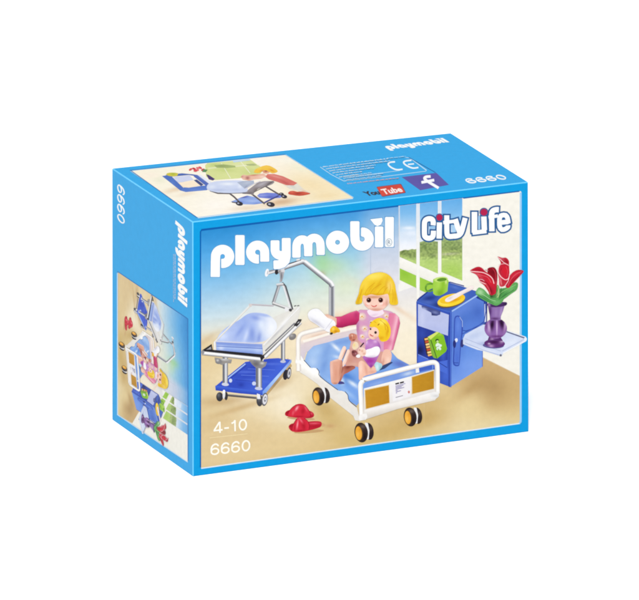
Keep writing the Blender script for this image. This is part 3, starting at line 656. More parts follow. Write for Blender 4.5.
bo.ell(331.2, 333.4, 1.6, 1.1, -15, (66, 56, 48))

ba = Item('printed_baby')
ba.poly(Z6([(374, 440), (398, 392), (440, 372), (500, 346), (520, 352), (470, 390), (430, 420)]), (52, 70, 116))
ba.poly(Z6([(144, 380), (156, 344), (186, 334), (226, 364), (262, 396), (300, 396), (338, 410), (344, 440), (330, 466), (250, 490), (206, 506), (170, 540), (150, 536), (148, 460)]), blobs((244, 194, 172), (360.6, 368, 1.6, 7, 0, (252, 220, 206), .8), (366, 370, 1.4, 7, -10, (214, 150, 128), .6), (372, 372, 4, 1.6, 0, (222, 164, 142), .8), (370.6, 367, 1, 2, 0, (200, 130, 110), .8)), sm=3, step=.5)
ba.poly(Z6([(318, 380), (340, 346), (370, 356), (398, 368), (404, 396), (380, 430), (346, 452), (334, 420)]), blobs((176, 218, 228), (377, 367, 1.4, 3, 0, (226, 244, 248), .8), (380.4, 369, 1, 3, 0, (110, 160, 176), .7)), sm=2, step=.6)
ba.poly(Z6([(190, 288), (210, 240), (226, 150), (244, 106), (300, 98), (352, 116), (384, 166), (384, 230), (356, 300), (330, 356), (306, 388), (282, 412), (258, 392), (232, 356), (206, 322)]),
        blobs((186, 122, 194), (371, 345, 3.6, 2.6, 0, (204, 146, 208), .8), (366, 342, 1.6, 2.4, 0, (244, 228, 246), .8), (375, 341.4, 2, 1.6, 0, (236, 200, 232), .7), (370, 361, 6, 3.4, 0, (164, 50, 156), .95), (371, 366, 2, 2, 0, (140, 44, 140), .8), (379, 347, 1.4, 4, 0, (150, 84, 160), .6)), sm=2, step=.5)
ba.poly(Z6([(206, 262), (226, 218), (280, 200), (330, 180), (366, 184), (382, 222), (364, 268), (330, 292), (276, 298), (222, 288)]), blobs((250, 247, 250), (371, 356.6, 6, 1, -4, (206, 190, 216), .8), (376, 349, 3, 2, 0, (255, 255, 255), .8)), sm=3, step=.5)
ba.poly(Z6([(140, 226), (152, 196), (184, 188), (214, 202), (230, 236), (216, 276), (184, 286), (154, 268)]), blobs((246, 212, 196), (362, 351, 1, 1.2, 0, (214, 156, 128), .8), (359.4, 350, .7, .7, 0, (170, 90, 80), .8), (364, 353.6, 1.4, 1, 0, (196, 120, 100), .5)), sm=3, step=.4)
ba.line(Z6([(164, 184), (204, 138)]), 1.2, (46, 26, 44)); ba.poly(Z6([(70, 232), (92, 218), (124, 228), (134, 262), (110, 290), (78, 276)]), blobs((140, 76, 78), (353, 352, 1.2, .8, 0, (70, 34, 40), .9), (355.6, 353.6, .8, .8, 0, (206, 150, 170), .8)), sm=2, step=.4)
ba.poly(Z6([(118, 280), (146, 262), (168, 284), (150, 302), (126, 298)]), (250, 246, 248), sm=2); ba.poly(Z6([(76, 190), (86, 150), (106, 126), (136, 136), (148, 180), (124, 206), (96, 214)]), blobs((240, 218, 186), (354, 345, 1.2, 1.8, 0, (238, 208, 130), .8)), sm=2, step=.5)
ba.poly(Tp([(246, 232), (262, 204), (296, 188), (332, 202), (352, 240), (350, 280), (332, 304), (304, 306), (290, 280), (276, 240)]),
        blobs((244, 204, 44), (382, 322, 4, 3, 0, (255, 236, 110), .9), (387, 332, 1.4, 6, 5, (222, 160, 20), .7), (381, 338, 3, 2, 0, (212, 146, 20), .6)), sm=3, step=.6)
for q in ([(300, 200), (322, 220), (326, 250)], [(318, 214), (338, 236), (340, 262)], [(270, 206), (284, 218), (290, 232)]): ba.line(Tp(q), .5, (206, 150, 24), 3)
ba.ell(373.4, 333.2, 5.3, 6.3, 10, blobs((248, 208, 190), (376, 338, 3, 1.6, 0, (220, 156, 134), .7), (370.4, 335.4, 1.4, 1.2, 0, (240, 160, 146), .6)), step=.7)
ba.poly(Tp([(248, 226), (262, 212), (286, 214), (296, 240), (288, 246), (272, 226), (256, 236)]), (246, 204, 50)); ba.line(Tp([(288, 226), (296, 218)]), .8, (150, 84, 20)); ba.line(Tp([(250, 214), (256, 208)]), .8, (170, 100, 30))
ba.ell(*Tp([(252, 245)])[0], .85, 1.0, 0, (60, 34, 34), n=10); ba.ell(*Tp([(277, 262)])[0], 1.3, 1.45, 0, (60, 34, 34), n=12); ba.line(Tp([(250, 270), (256, 278), (266, 280)]), .9, (190, 66, 70), 2)

# ---------------------------------------------------------------- bedside cabinet
ca = Item('printed_cabinet'); T6 = lambda p: T(410, 240, 3.75, p); Tk = lambda p: T(410, 270, 9.83, p); Tl = lambda p: T(410, 325, 9.83, p)
ca.poly([(450, 312), (477.6, 294), (486.6, 300), (486.6, 333), (482.4, 338), (482.4, 366.8), (450, 387.2)],
        blobs(grad((451, 320), (484, 360), (0, (96, 132, 216)), (.4, (86, 126, 214)), (.7, (104, 146, 226)), (1, (118, 156, 232))), (466, 318, 10, 6, -35, (70, 110, 196), .6), (478, 312, 6, 8, 0, (58, 92, 180), .5), (456, 360, 6, 14, 0, (90, 126, 220), .5), (470, 365, 10, 6, 0, (122, 160, 236), .6)), step=1)
ca.poly([(476.4, 294.4), (487.4, 299.6), (487, 326), (484.6, 331), (483.8, 301.6), (476.4, 298)], (40, 58, 142)); ca.line([(486.8, 300), (486.6, 322)], .8, (30, 44, 120))
ca.line([(485.2, 304), (485.2, 322)], 1.7, (206, 214, 242)); ca.line([(454, 327), (466, 331), (484, 321.6), (485.4, 302)], .9, (52, 80, 168), 2); ca.line([(454.5, 338), (484, 322.6)], .8, (60, 90, 180)); ca.line([(482.5, 338), (482.5, 366.6)], .6, (64, 98, 190))
ca.poly([(416.4, 301.6), (418.6, 298), (427, 291.6), (449.6, 282.6), (463, 286.6), (476.8, 291.4), (477.4, 294.4), (451, 312)], blobs((64, 96, 184), (430, 298, 7, 2.5, -12, (28, 44, 120), .8), (441, 305, 8, 3, 5, (22, 34, 96), .85), (462, 296, 5, 5, 0, (78, 132, 206), .7), (455, 287.4, 5, 1.2, 15, (96, 128, 210), .7), (428, 302, 6, 1.5, 10, (90, 116, 190), .5)))
ca.line([(427, 291.2), (449.8, 282), (464, 286)], 1.0, (34, 56, 140)); ca.line([(417, 300.4), (427.4, 292)], 1.1, (30, 48, 130))
ca.poly([(416.3, 301.4), (451.6, 312.4), (451.2, 387.4), (439, 382.8), (416.8, 374)], blobs((54, 84, 182), (446, 375, 5, 10, 0, (74, 108, 214), .7), (428, 362, 9, 5, 0, (72, 104, 204), .6)))
ca.poly(Tk([(78, 335), (382, 440), (372, 650), (78, 548)]), blobs((186, 194, 232), (437, 330, 10, 4, 15, (176, 186, 232), .6), (422, 318, 3, 8, 0, (204, 210, 240), .6)))
ca.poly([(417.8, 325.6), (448, 335.8), (447.4, 368), (438, 366), (417.6, 357)], blobs((40, 60, 152), (422, 334, 4, 6, 0, (58, 84, 180), .6), (443, 352, 3, 12, 0, (70, 104, 210), .7), (420, 350, 4, 5, 0, (16, 20, 60), .7)))
ca.poly([(418, 355), (430, 359.6), (438, 362), (447.4, 360), (447, 374), (438, 370), (418, 362)], (74, 108, 212)); ca.line([(439, 362.6), (447, 367.6)], .7, (36, 56, 140)); ca.line([(418, 354.4), (428, 359)], .7, (120, 146, 226))
ca.line([(416.8, 301.6), (451.2, 312.6)], 1.0, (70, 104, 200)); ca.tube([(449.9, 312.6), (449.6, 387)], 2.0, [(92, 130, 224), (48, 72, 170), (38, 58, 150)])
ca.tube([(451.8, 311.2), (477.4, 295.2)], 1.6, [(150, 182, 240), (176, 204, 248), (110, 146, 226)][::-1])
ca.poly(Tk([(112, 350), (150, 352), (300, 405), (296, 438), (262, 450), (212, 446), (208, 418), (118, 376)]), blobs((70, 80, 140), (424, 308.6, 3, 1, 20, (190, 200, 236), .9), (435, 312.4, 3, 1.2, 15, (130, 140, 190), .9), (433, 314.6, 3, .8, 10, (40, 46, 90), .8)))
# pull handle
hp = [(457, 315.6), (454.4, 318), (453.8, 330), (453.4, 350), (452.8, 362), (454.4, 365.6), (458.4, 366), (459.8, 362), (461, 345), (462.8, 330), (462.4, 321), (459.8, 316.4)]
ca.poly(hp, (54, 80, 176), sm=3); ca.poly([(457.6 + (x - 457.6) * .74, 341 + (y - 341) * .955) for x, y in hp], blobs((84, 120, 212), (458, 326, 2, 6, 0, (104, 142, 228), .7), (457, 358, 2, 5, 0, (70, 104, 204), .6)), sm=3, step=.7)
ca.line([(459.6, 316.8), (462.2, 321), (462.4, 327)], .55, (176, 200, 246))
ca.ell(456.2, 340.2, 1.5, 2.1, 10, (222, 230, 250), n=12); ca.ell(454.4, 344, 1.6, 4, 0, (40, 48, 120), n=12); ca.ell(462.2, 343.4, 1.8, 4, 5, (52, 56, 120), n=14); ca.line([(453.8, 362.8), (458.6, 363)], .6, (40, 62, 150))

mu = Item('printed_mug')
mu.strokes([smooth(Tk([(232, 140), (200, 134), (166, 146), (154, 176), (166, 204), (200, 208), (230, 196)]), 4, False)], 1.7, blobs((96, 150, 50), (427, 285, 2, 1, 0, (150, 196, 90), .7)))
mu.poly(Tk([(228, 92), (262, 74), (318, 68), (362, 80), (380, 108), (374, 150), (368, 210), (330, 236), (290, 254), (250, 250), (228, 232), (222, 160)]),
        blobs(grad((433, 285), (447, 287), (0, (156, 204, 70)), (.4, (172, 216, 84)), (.7, (140, 192, 50)), (1, (160, 206, 80))), (439, 293, 3, 4, 0, (104, 150, 30), .6), (446, 282, 1, 2, 0, (230, 242, 170), .8)), step=.7)
mu.ell(*Tk([(304, 92)])[0], 6.9, 2.6, -6, (196, 228, 118)); mu.ell(*Tk([(312, 95)])[0], 4.9, 1.8, -6, blobs((92, 142, 40), (443, 281, 2.5, 1, 0, (124, 176, 60), .7)))
pl = Item('printed_plate')
pl.ell(451.2, 301.6, 14.2, 5.6, -13, blobs((120, 96, 50), (446, 305, 8, 2, 0, (40, 34, 60), .6))); pl.ell(451.2, 300, 14.1, 6, -13, blobs((248, 212, 50), (457, 298, 6, 1.8, -20, (226, 150, 30), .8), (443, 303.6, 6, 1.4, 12, (252, 232, 120), .7), (462, 296, 2, 3, 0, (250, 196, 40), .7)), step=.7)
pl.ell(450.6, 299.2, 10.8, 4, -13, blobs((240, 196, 40), (455, 300, 6, 1, -15, (214, 140, 30), .8)))
pl.poly([(445, 300.6), (446, 298.4), (450, 296.2), (458, 292.4), (466, 288.6), (471, 285.6), (474, 286.6), (472, 289.6), (464, 293.6), (456, 298.2), (450, 301.4), (446.6, 301.8)], blobs((246, 234, 232), (450, 298, 3, .8, -28, (196, 190, 210), .8), (466, 292, 6, .8, -28, (226, 206, 196), .8)), sm=2)

bk = Item('printed_book')
bk.poly(Tl([(132, 132), (158, 116), (206, 118), (246, 306), (186, 310), (160, 290)]), (60, 40, 50))
for k in range(7):
    y = 134 + k * 26; x = 140 + k * 5.5
    bk.poly(Tl([(x, y), (x + 38, y - 10), (x + 44, y + 8), (x + 6, y + 18)]), ((240, 190, 110), (206, 90, 50), (246, 214, 140))[k % 3])
bk.poly(Tl([(172, 118), (262, 66), (286, 72), (206, 146)]), (214, 226, 110)); bk.poly(Tl([(172, 118), (206, 146), (262, 330), (232, 322), (214, 296), (188, 180)]), (130, 176, 60))
bk.poly(Tl([(206, 140), (286, 72), (330, 100), (364, 232), (352, 262), (266, 330), (250, 300)]), blobs((132, 190, 40), (441, 334, 4, 1, -20, (190, 220, 90), .7), (445, 350, 3, 3, 0, (110, 176, 40), .6)), sm=0)
bk.line(Tl([(204, 146), (262, 326)]), .7, (36, 84, 40)); bk.ell(*Tl([(266, 152)])[0], 1.8, 1.7, -20, (44, 70, 30), n=12); bk.ell(*Tl([(269, 160)])[0], 1.2, 1.1, 0, (196, 226, 150), n=10)
bk.poly(Tl([(252, 188), (272, 172), (292, 186), (314, 196), (308, 212), (296, 214), (308, 238), (292, 250), (282, 232), (272, 248), (258, 240), (262, 214), (250, 208)]), (224, 240, 226)); bk.line(Tl([(262, 214), (284, 206)]), .5, (110, 130, 110)); bk.line(Tl([(274, 226), (276, 244)]), .4, (120, 140, 120))

ty = Item('printed_tray'); Tv = lambda p: T(465, 305, 9.83, p)
ty.poly(Tv([(-20, 330), (0, 288), (100, 232), (184, 190), (230, 196), (415, 255), (598, 322), (604, 348), (590, 362), (372, 480), (358, 506), (180, 452), (120, 440), (40, 410), (-20, 385)]),
        blobs((208, 218, 242), (474, 336, 8, 3, -20, (186, 200, 234), .7), (500, 346, 10, 4, 0, (226, 234, 250), .6), (484, 344, 6, 2, 10, (150, 164, 214), .5), (481, 350, 16, 1.4, 12, (240, 244, 252), .7), (512, 342, 8, 4, -20, (232, 238, 250), .6)), step=1)
ty.line(Tv([(408, 262), (582, 324)]), 1.2, (96, 100, 132)); ty.line(Tv([(415, 252), (598, 316)]), .7, (236, 240, 250)); ty.line(Tv([(600, 350), (372, 474)]), 1.0, (246, 248, 253)); ty.line(Tv([(582, 336), (366, 452)]), .5, (166, 178, 214))
ty.line(Tv([(0, 330), (130, 380), (352, 452)]), .5, (172, 184, 220)); ty.line(Tv([(0, 372), (170, 440), (350, 496)]), .7, (176, 188, 224)); ty.ell(*Tv([(350, 494)])[0], 1.2, 1.2, 0, (110, 112, 130), n=10); ty.ell(*Tv([(594, 336)])[0], 1.5, 1.9, 0, (226, 238, 252), n=10)
ty.line(Tv([(176, 186), (200, 190)]), 1, (70, 84, 140))

va = Item('printed_vase')
va.ell(*Tv([(278, 398)])[0], 10.6, 3.0, 2, (96, 92, 150)); va.ell(*Tv([(290, 378)])[0], 10.4, 4.2, 2, blobs((96, 48, 116), (491, 346, 3, 1.6, 0, (206, 170, 216), .8), (502, 341, 3, 2, -30, (216, 196, 226), .8), (494, 342, 5, 1.6, 0, (54, 16, 60), .8), (489, 343.6, 1.4, .8, 0, (240, 226, 244), .8)), step=.6)
va.poly(Tv([(238, 300), (340, 300), (372, 352), (220, 352)]), blobs((86, 44, 106), (495, 336, 3, 2, 0, (190, 150, 204), .5), (492, 339, 2, 1.4, 0, (226, 200, 230), .6)))
va.ell(*Tv([(301, 230)])[0], 11.3, 10.2, 0, blobs((142, 98, 168), (492, 324.6, 2.2, 5.6, 8, (34, 4, 42), 1.0), (501.6, 323, 2.6, 6.4, -15, (38, 6, 46), 1.0), (496.8, 327, .7, 9, 0, (222, 192, 234), 1.0), (488, 330, 2, 4, -15, (170, 130, 190), .8), (505, 327, 1.4, 6, 10, (196, 160, 206), .7), (486.4, 326, 1, 4, 0, (100, 54, 120), .7), (497, 336.4, 7, 1.2, 0, (84, 34, 96), .7), (489, 327, 1.2, 5, -8, (214, 190, 226), .8), (505.6, 322, 1, 4, 10, (232, 214, 238), .8), (497, 317.4, 5, 1, 0, (90, 50, 110), .6), (491, 318, 1.6, .9, 0, (226, 206, 236), .7)), step=.6)
va.poly(Tv([(222, 0), (392, -6), (372, 60), (352, 110), (350, 150), (246, 152), (242, 100), (232, 50)]), blobs((140, 106, 170), (490, 311, 1.6, 6, 0, (70, 36, 96), .8), (496, 313, 2, 5, 0, (160, 130, 186), .7), (501, 312, 1.4, 6, 8, (190, 170, 212), .6), (495, 318.6, 4, 1.2, 0, (66, 26, 80), .7)), step=.6)
va.poly(Tv([(214, -8), (250, -22), (380, -30), (412, -22), (398, 6), (300, 22), (232, 14)]), blobs((78, 46, 104), (489, 305, 1.4, 1.6, 0, (200, 170, 216), .8), (505, 304, 2, 1.2, 0, (36, 22, 60), .7), (496, 305, 5, 1, 0, (40, 22, 60), .6)), sm=2)

fw_ = Item('printed_flower_bunch'); Tf = lambda p: T(465, 250, 9.83, p)
lf = lambda *b: blobs((92, 164, 88), *b)
fw_.poly(Tf([(290, 470), (330, 420), (370, 380), (440, 356), (480, 320), (516, 322), (520, 352), (504, 394), (450, 432), (400, 470), (350, 500), (300, 510)]), lf((510, 290, 5, 2, -45, (136, 200, 120), .8), (504, 295, 8, 1, -40, (60, 130, 66), .8), (502, 287, 3, 2, 0, (66, 140, 70), .6)), sm=3, step=.7)
fw_.poly(Tf([(104, 428), (112, 396), (140, 368), (190, 392), (230, 436), (300, 470), (380, 462), (366, 510), (318, 544), (280, 540), (200, 502), (140, 466)]), lf((480, 292, 4, 3, 30, (190, 226, 180), .8), (487, 298, 5, 1.2, 25, (60, 128, 74), .7), (496, 302, 4, 1.6, 0, (120, 186, 116), .7), (478, 296, 3, 1, 25, (60, 130, 70), .5)), sm=3, step=.7)
fw_.poly(Tf([(232, 420), (300, 400), (300, 350), (330, 340), (340, 380), (400, 370), (392, 420), (350, 470), (250, 474)]), lf((496, 292, 1.2, 6, 5, (44, 96, 44), .8), (502, 292, 2, 5, 15, (60, 130, 60), .7), (491, 296, 3, 2, 0, (30, 50, 30), .8), (497.4, 293, .8, 4, 20, (240, 236, 190), .5)))
R1, R2, R3 = (196, 32, 54), (142, 14, 32), (250, 214, 216)
fw_.poly(Tf([(222, 182), (276, 168), (304, 190), (318, 240), (314, 330), (300, 400), (262, 300), (226, 240)]), blobs(R2, (493, 272, 3, 2.5, 0, (116, 8, 24), .8), (496, 284, 1.6, 5, 0, (216, 70, 84), .7)), sm=3, step=.7)
fw_.poly(Tf([(48, 208), (86, 178), (130, 164), (166, 176), (196, 206), (250, 246), (286, 300), (300, 350), (302, 424), (252, 444), (224, 400), (184, 344), (138, 308), (132, 276), (106, 240)]),
         blobs(R1, (479, 269.4, 4, 1.6, 10, (176, 22, 44), .7), (490, 282, 4, 3, 40, (222, 32, 48), .7), (478, 275, 5, 1.2, 30, (222, 110, 118), .7), (491, 291, 2, 4, -20, (136, 14, 34), .7), (484, 285, 2, 5, -35, (190, 34, 56), .7), (481, 280, 1.6, 1.6, 0, (176, 90, 110), .7)), sm=3, step=.7)
fw_.line(Tf([(50, 208), (120, 214), (180, 222), (236, 250), (270, 284), (284, 330)]), .75, R3, 3); fw_.line(Tf([(134, 282), (142, 306), (176, 322), (206, 336)]), .7, R3, 3); fw_.line(Tf([(144, 286), (170, 290), (196, 312)]), .5, (236, 190, 200), 3); fw_.line(Tf([(196, 196), (226, 200)]), .8, (206, 150, 156))
fw_.poly(Tf([(400, 362), (408, 320), (428, 268), (470, 218), (524, 194), (576, 206), (548, 244), (506, 290), (462, 336), (430, 372)]), blobs(R1, (515, 275, 5, 1.4, -38, (222, 60, 76), .7), (510, 281, 6, 1, -42, (160, 18, 38), .8), (521, 271, 3, 1, 0, (176, 24, 44), .7), (508, 284, 1.4, 5, 30, (176, 24, 46), .6)), sm=3, step=.7)
fw_.poly(Tf([(318, 64), (366, 76), (404, 76), (430, 106), (432, 150), (436, 236), (420, 300), (392, 346), (362, 360), (338, 348), (332, 280), (322, 220), (330, 168), (350, 140), (344, 104)]),
         blobs(R1, (505, 262, 3, 3, 0, (150, 18, 36), .8), (502, 258.6, 3, 1, 25, (236, 150, 156), .7), (505, 271, 3, 5, -5, (216, 28, 46), .8), (500, 279, 1.4, 7, -5, (230, 130, 138), .7), (502.6, 284, 2, 3, 0, (206, 90, 90), .6), (508, 277, 1, 4, 0, (170, 20, 40), .6)), sm=3, step=.7)
fw_.line(Tf([(342, 140), (328, 176), (326, 220), (352, 262), (396, 292), (428, 276), (438, 230)]), .75, R3, 3); fw_.line(Tf([(320, 68), (352, 96), (380, 122), (424, 146)]), .6, R3, 3); fw_.line(Tf([(348, 140), (392, 134), (430, 152)]), .6, (240, 170, 176), 3); fw_.line(Tf([(436, 240), (424, 300), (392, 352)]), .6, R3, 3); fw_.line(Tf([(330, 300), (330, 350)]), .8, (250, 226, 220))

for q, c_ in (([(70, 200), (130, 192), (190, 214)], (150, 16, 38)), ([(150, 300), (200, 312), (236, 350), (262, 410)], (132, 12, 32)), ([(120, 232), (170, 250), (222, 268), (256, 320)], (226, 96, 108)), ([(200, 332), (232, 380), (248, 430)], (230, 110, 118)),
             ([(270, 180), (296, 220), (304, 290)], (206, 60, 74)), ([(362, 176), (346, 214), (356, 246)], (150, 14, 34)), ([(400, 160), (418, 206), (410, 262)], (232, 70, 84)), ([(350, 290), (358, 340)], (236, 150, 152)), ([(372, 300), (374, 350)], (150, 20, 38)),
             ([(560, 210), (500, 236), (450, 290), (420, 350)], (232, 100, 112)), ([(530, 250), (480, 296), (440, 348)], (128, 10, 30)), ([(360, 86), (396, 96), (420, 130)], (140, 14, 34)),
             ([(310, 470), (350, 420), (420, 380), (500, 340)], (150, 206, 130)), ([(330, 484), (400, 440), (480, 390)], (52, 118, 60)), ([(120, 420), (180, 440), (250, 486), (300, 500)], (170, 218, 160)), ([(130, 440), (200, 486), (280, 524)], (54, 122, 64)),
             ([(320, 350), (330, 420), (322, 466)], (206, 222, 150)), ([(352, 368), (350, 430), (334, 470)], (40, 92, 44))):
    fw_.line(Tf(q), .5, c_, 3)

FRONT_ITEMS = [(pic, None), (rim, None), (win, 'tall window with a white frame and a view of green bushes'),
               (tr, 'blue and chrome baby trolley with a clear tub and pale blue quilt'), (ho, 'silver lifting pole with a triangle handle'),
               (sl1, 'red slipper, upper of the pair'), (sl2, 'red slipper, lower of the pair'), (ca, 'blue bedside cabinet with a pale drawer'), (bk, 'small green book'), (bd, 'white hospital bed with ochre panels and black castors'),
               (wo, 'blonde toy woman in a pink top sitting in bed'), (bo, 'white feeding bottle with a yellow teat'), (ba, 'blonde toy baby in purple on her lap'),
               (mu, 'light green mug'), (pl, 'yellow plate with a white knife'), 
               (ty, 'pale lavender fold-out tray'), (va, 'shiny purple vase'), (fw_, 'red calla flowers with green leaves')]
# ---------------------------------------------------------------- rounded wordmark
def arc(cx, cy, r, a0, a1, n=14, ry=None):
    ry = ry or r
    return [(cx + r * math.cos(math.radians(a0 + (a1 - a0) * i / n)), cy + ry * math.sin(math.radians(a0 + (a1 - a0) * i / n))) for i in range(n + 1)]


def wordmark(col, grow=0.0):
    w = Item('wordmark'); W = 9.2
    S = lambda paths, ww=W, cap=.9: w.strokes(paths, ww, col, cap=0 if grow else cap, grow=grow)
    S([[(221.2, 263.4), (222.2, 263.4)] + arc(222.6, 256.4, 7.0, 88, -180, 26) + [(215.4, 262), (215.2, 276.9)]], cap=.45)
    S([[(239.9, 235.1), (239.9, 250), (239.9, 264.9)]])
    S([[(258.9, 259.1), (258, 259.1)] + arc(257.6, 252.1, 7.0, 92, 360, 26) + [(264.7, 256), (264.7, 261.6)]], 9.0, cap=.45)
    S([[(275, 240.3), (275, 248)] + arc(280.6, 249.8, 5.6, 175, 80, 8) + [(284, 255)], [(286.2, 238), (286.2, 256), (285.4, 260.2), (282.6, 263.2), (278.6, 264.6), (273.4, 264.8)]], 8.8)
    S([[(296.4, 257.6), (296.4, 247)] + arc(302.2, 246, 5.7, 185, 350, 12, 6.6) + [(308.2, 250), (308.2, 256.2)], [(308.2, 250), (308.2, 245.6)] + arc(314.2, 244.6, 6.1, 190, 352, 12, 6.8) + [(320.6, 249), (320.6, 254.9)]], 8.3)
    c = w; a = arc(337.5, 242.2, 7.0, 0, 360, 36)
    w.strokes([[a[-2]] + a + [a[1]]], W + grow, col)
    S([[(354.8, 221.2), (354.8, 236)] + arc(362.1, 239.0, 7.1, 185, -88, 28) + [(361.0, 231.9)]])
    S([[(379, 226.4), (379, 236), (379, 247.3)]], 8.3)
    w.poly([(370.2 - grow / 2, 219.2 - grow / 2), (382 + grow / 2, 217.8 - grow / 2), (382.6 + grow / 2, 220.6), (380.8, 224.6 + grow / 2), (377.4, 226 + grow / 2), (374.4, 224.6 + grow / 2)], col)
    S([[(389.4, 216.9), (389.4, 232), (389.4, 246.9)]], 8.8)
    return w


wm = wordmark(WHITE); wmh = wordmark((96, 158, 208), 1.1)
for P, F_, c_ in wmh.shapes: pass
wm_front = Item('wordmark'); wm_front.shapes = wmh.shapes + wm.shapes
wm_front.ell(389, 242.2, 3.3, 4, 0, (176, 190, 204)); wm_front.ell(389, 242.2, 2.5, 3.2, 0, (244, 248, 250)); wm_front.text('R', (387.6, 244.3), (390.6, 244.0), (0, -4), (128, 142, 160), .01)

# ---------------------------------------------------------------- series logo
cl = Item('series_logo'); U1 = lambda p: T(415, 185, 10.65, p); U2 = lambda p: T(465, 185, 10.65, p)
gl_city = [(smooth(U1([(192, 428), (194, 396), (184, 368), (158, 358), (126, 364), (106, 384), (100, 420), (100, 520), (108, 550), (136, 566), (170, 562), (192, 540), (196, 486)]), 3, False), 5.1),
           (U1([(260, 398), (258, 480), (256, 570)]), 5.2), (smooth(U1([(338, 322), (338, 420), (340, 510), (350, 540), (376, 548), (430, 541)]), 3, False), 5.0), (U1([(300, 400), (350, 394), (412, 386)]), 3.4),
           (U1([(428, 362), (454, 450), (484, 520)]), 5.2), (smooth(U1([(534, 350), (514, 430), (494, 500), (466, 534), (416, 546)]), 3, False), 5.0)]
gl_life = [(U2([(100, 286), (100, 400), (100, 508)]), 5.6), (U2([(80, 508), (150, 500), (228, 490)]), 4.2), (U2([(200, 335), (203, 410), (206, 480)]), 5.4),
           (smooth(U2([(360, 262), (330, 262), (298, 274), (284, 304), (284, 380), (286, 492)]), 3, False), 5.4), (U2([(250, 342), (300, 336), (350, 328)]), 3.2),
           (smooth(U2([(372, 400), (430, 394), (456, 390), (452, 350), (432, 322), (392, 322), (370, 344), (366, 400), (370, 446), (392, 474), (430, 468), (456, 448), (458, 430)]), 2, False), 4.6)]
DB = (44, 94, 150)
for g in (gl_city, gl_life):
    cl.strokes([{'p': p, 'w': w} for p, w in g], 0, DB, grow=3.1)
cl.ell(*U1([(260, 345)])[0], 3.9, 4.1, 0, DB); cl.ell(*U2([(201, 289)])[0], 4.5, 4.4, 0, DB)
cl.poly(U1([(152, 440), (216, 434), (214, 462), (152, 470)]), (150, 196, 236)); cl.poly(U1([(392, 420), (424, 430), (438, 500), (396, 506)]), (170, 208, 240)); cl.poly(U2([(140, 330), (160, 328), (162, 472), (140, 474)]), (160, 200, 236))
for g in (gl_city, gl_life):
    cl.strokes([{'p': p, 'w': w} for p, w in g], 0, (250, 252, 252))
cl.ell(*U1([(260, 345)])[0], 3.0, 3.2, 0, (180, 36, 80)); cl.ell(*U2([(201, 289)])[0], 3.5, 3.4, 0, (180, 36, 80))

# ---------------------------------------------------------------- age range and item number
ag = Item('age_range'); ag.digits('4-10', (213.6, 433.6), (247, 430.0), (-.2, -11.2), 1.55, (255, 253, 242))
ag.line([(209.6, 438), (247.6, 433.8)], .6, (244, 224, 176))
nu = Item('item_number'); nu.digits('6660', (210.4, 455.4), (250.2, 450.9), (0, -11.2), 1.6, (255, 253, 242))
FRONT_ITEMS += [(wm_front, 'large white rounded wordmark on the front'), (cl, 'white two-word lettering with red dots and blue outline'), (ag, None), (nu, None)]
for it, lab in FRONT_ITEMS: it.build(FRONT, box, lab)

# ================================================================== left side panel
SQ = [(118.0, 414.4), (187.6, 461.6), (187.6, 319.2), (118.0, 272.2)]
to_side = homog([PQ[0], PQ[1], PQ[2], PQ[3]], [SQ[3], SQ[0], SQ[1], SQ[2]])
TO_SIDE = lambda x, y: to_side(x, y)
spic = pic.moved(TO_SIDE, 'side_picture'); spic.build(SIDE, box, 'the front scene repeated small and turned on its side')
srim = Item('picture_rim')
srim.line([(117.4, 271.4), (187.8, 318.8), (188.2, 461)], .8, (34, 116, 186)); srim.line([(187.8, 462.2), (117.6, 414.8), (117.4, 273)], .8, (206, 230, 248)); srim.build(SIDE, box)
for it, lab in FRONT_ITEMS[2:18]: it.moved(TO_SIDE).build(SIDE, box, lab and 'small sideways ' + lab)


def straight(x, y, o=(210.5, 268.3)):
    return (x - o[0]) / 184.0, (268.3 - (y + .1217 * (x - 210))) / 30.0


def place(p0, p1, up, skew=0.0):
    def f(x, y):
        u, v = straight(x, y); u += skew * v
        return p0[0] + (p1[0] - p0[0]) * u + up[0] * v, p0[1] + (p1[1] - p0[1]) * u + up[1] * v
    return f


w2 = wm.moved(place((178.2, 222.5), (178.2, 299.8), (9.2, 6.0), .03)); w2.build(SIDE, box, 'small white wordmark running down the side')
n2 = Item('item_number'); n2.digits('6660', (117.4, 182.6), (117.4, 219.8), (7.2, 4.7), 1.15, (250, 253, 253), .03); n2.build(SIDE, box)
sp = Item('small_print')
for (x, w) in ((173.6, .5), (175.2, .55)):
    y = 254
    while y < 299:
        l = random.uniform(1.2, 4.2); sp.line([(x, y), (x, y + l)], w, (176, 190, 214) if x < 174.5 else (206, 206, 220)); y += l + random.uniform(.5, .9)
sp.build(SIDE, box)

# ================================================================== top panel
TQ = [(197.4, 217.2), (353.2, 197.8), (285.2, 154.9), (130.2, 170.9)]
Ta = lambda p: T(120, 155, 5.81, p); Tb = lambda p: T(210, 145, 5.325, p)
tb = blobs(grad((160, 160), (330, 195), (0, (248, 242, 222)), (.5, (252, 246, 236)), (1, (246, 232, 196))),
           (177, 189, 14, 2.4, -14, (228, 202, 170), .8), (186, 194, 10, 2, -10, (232, 208, 178), .5), (160, 180, 6, 3, 0, (226, 228, 200), .5), (150, 175, 10, 3, 0, (250, 236, 220), .6),
           (310, 185, 24, 9, 15, (244, 222, 176), .8), (282, 202, 16, 3.6, -8, (206, 166, 126), .8), (246, 208, 16, 2.6, -5, (230, 208, 180), .7), (290, 160, 14, 4, 0, (250, 248, 236), .7), (300, 168, 10, 3, 20, (240, 240, 214), .6),
           (326, 196, 14, 3, -5, (240, 216, 168), .6), (215, 205, 14, 5, 0, (253, 248, 240), .7))
tp = Item('top_picture'); tp.poly(rounded(TQ, .8), tb, step=1.2)
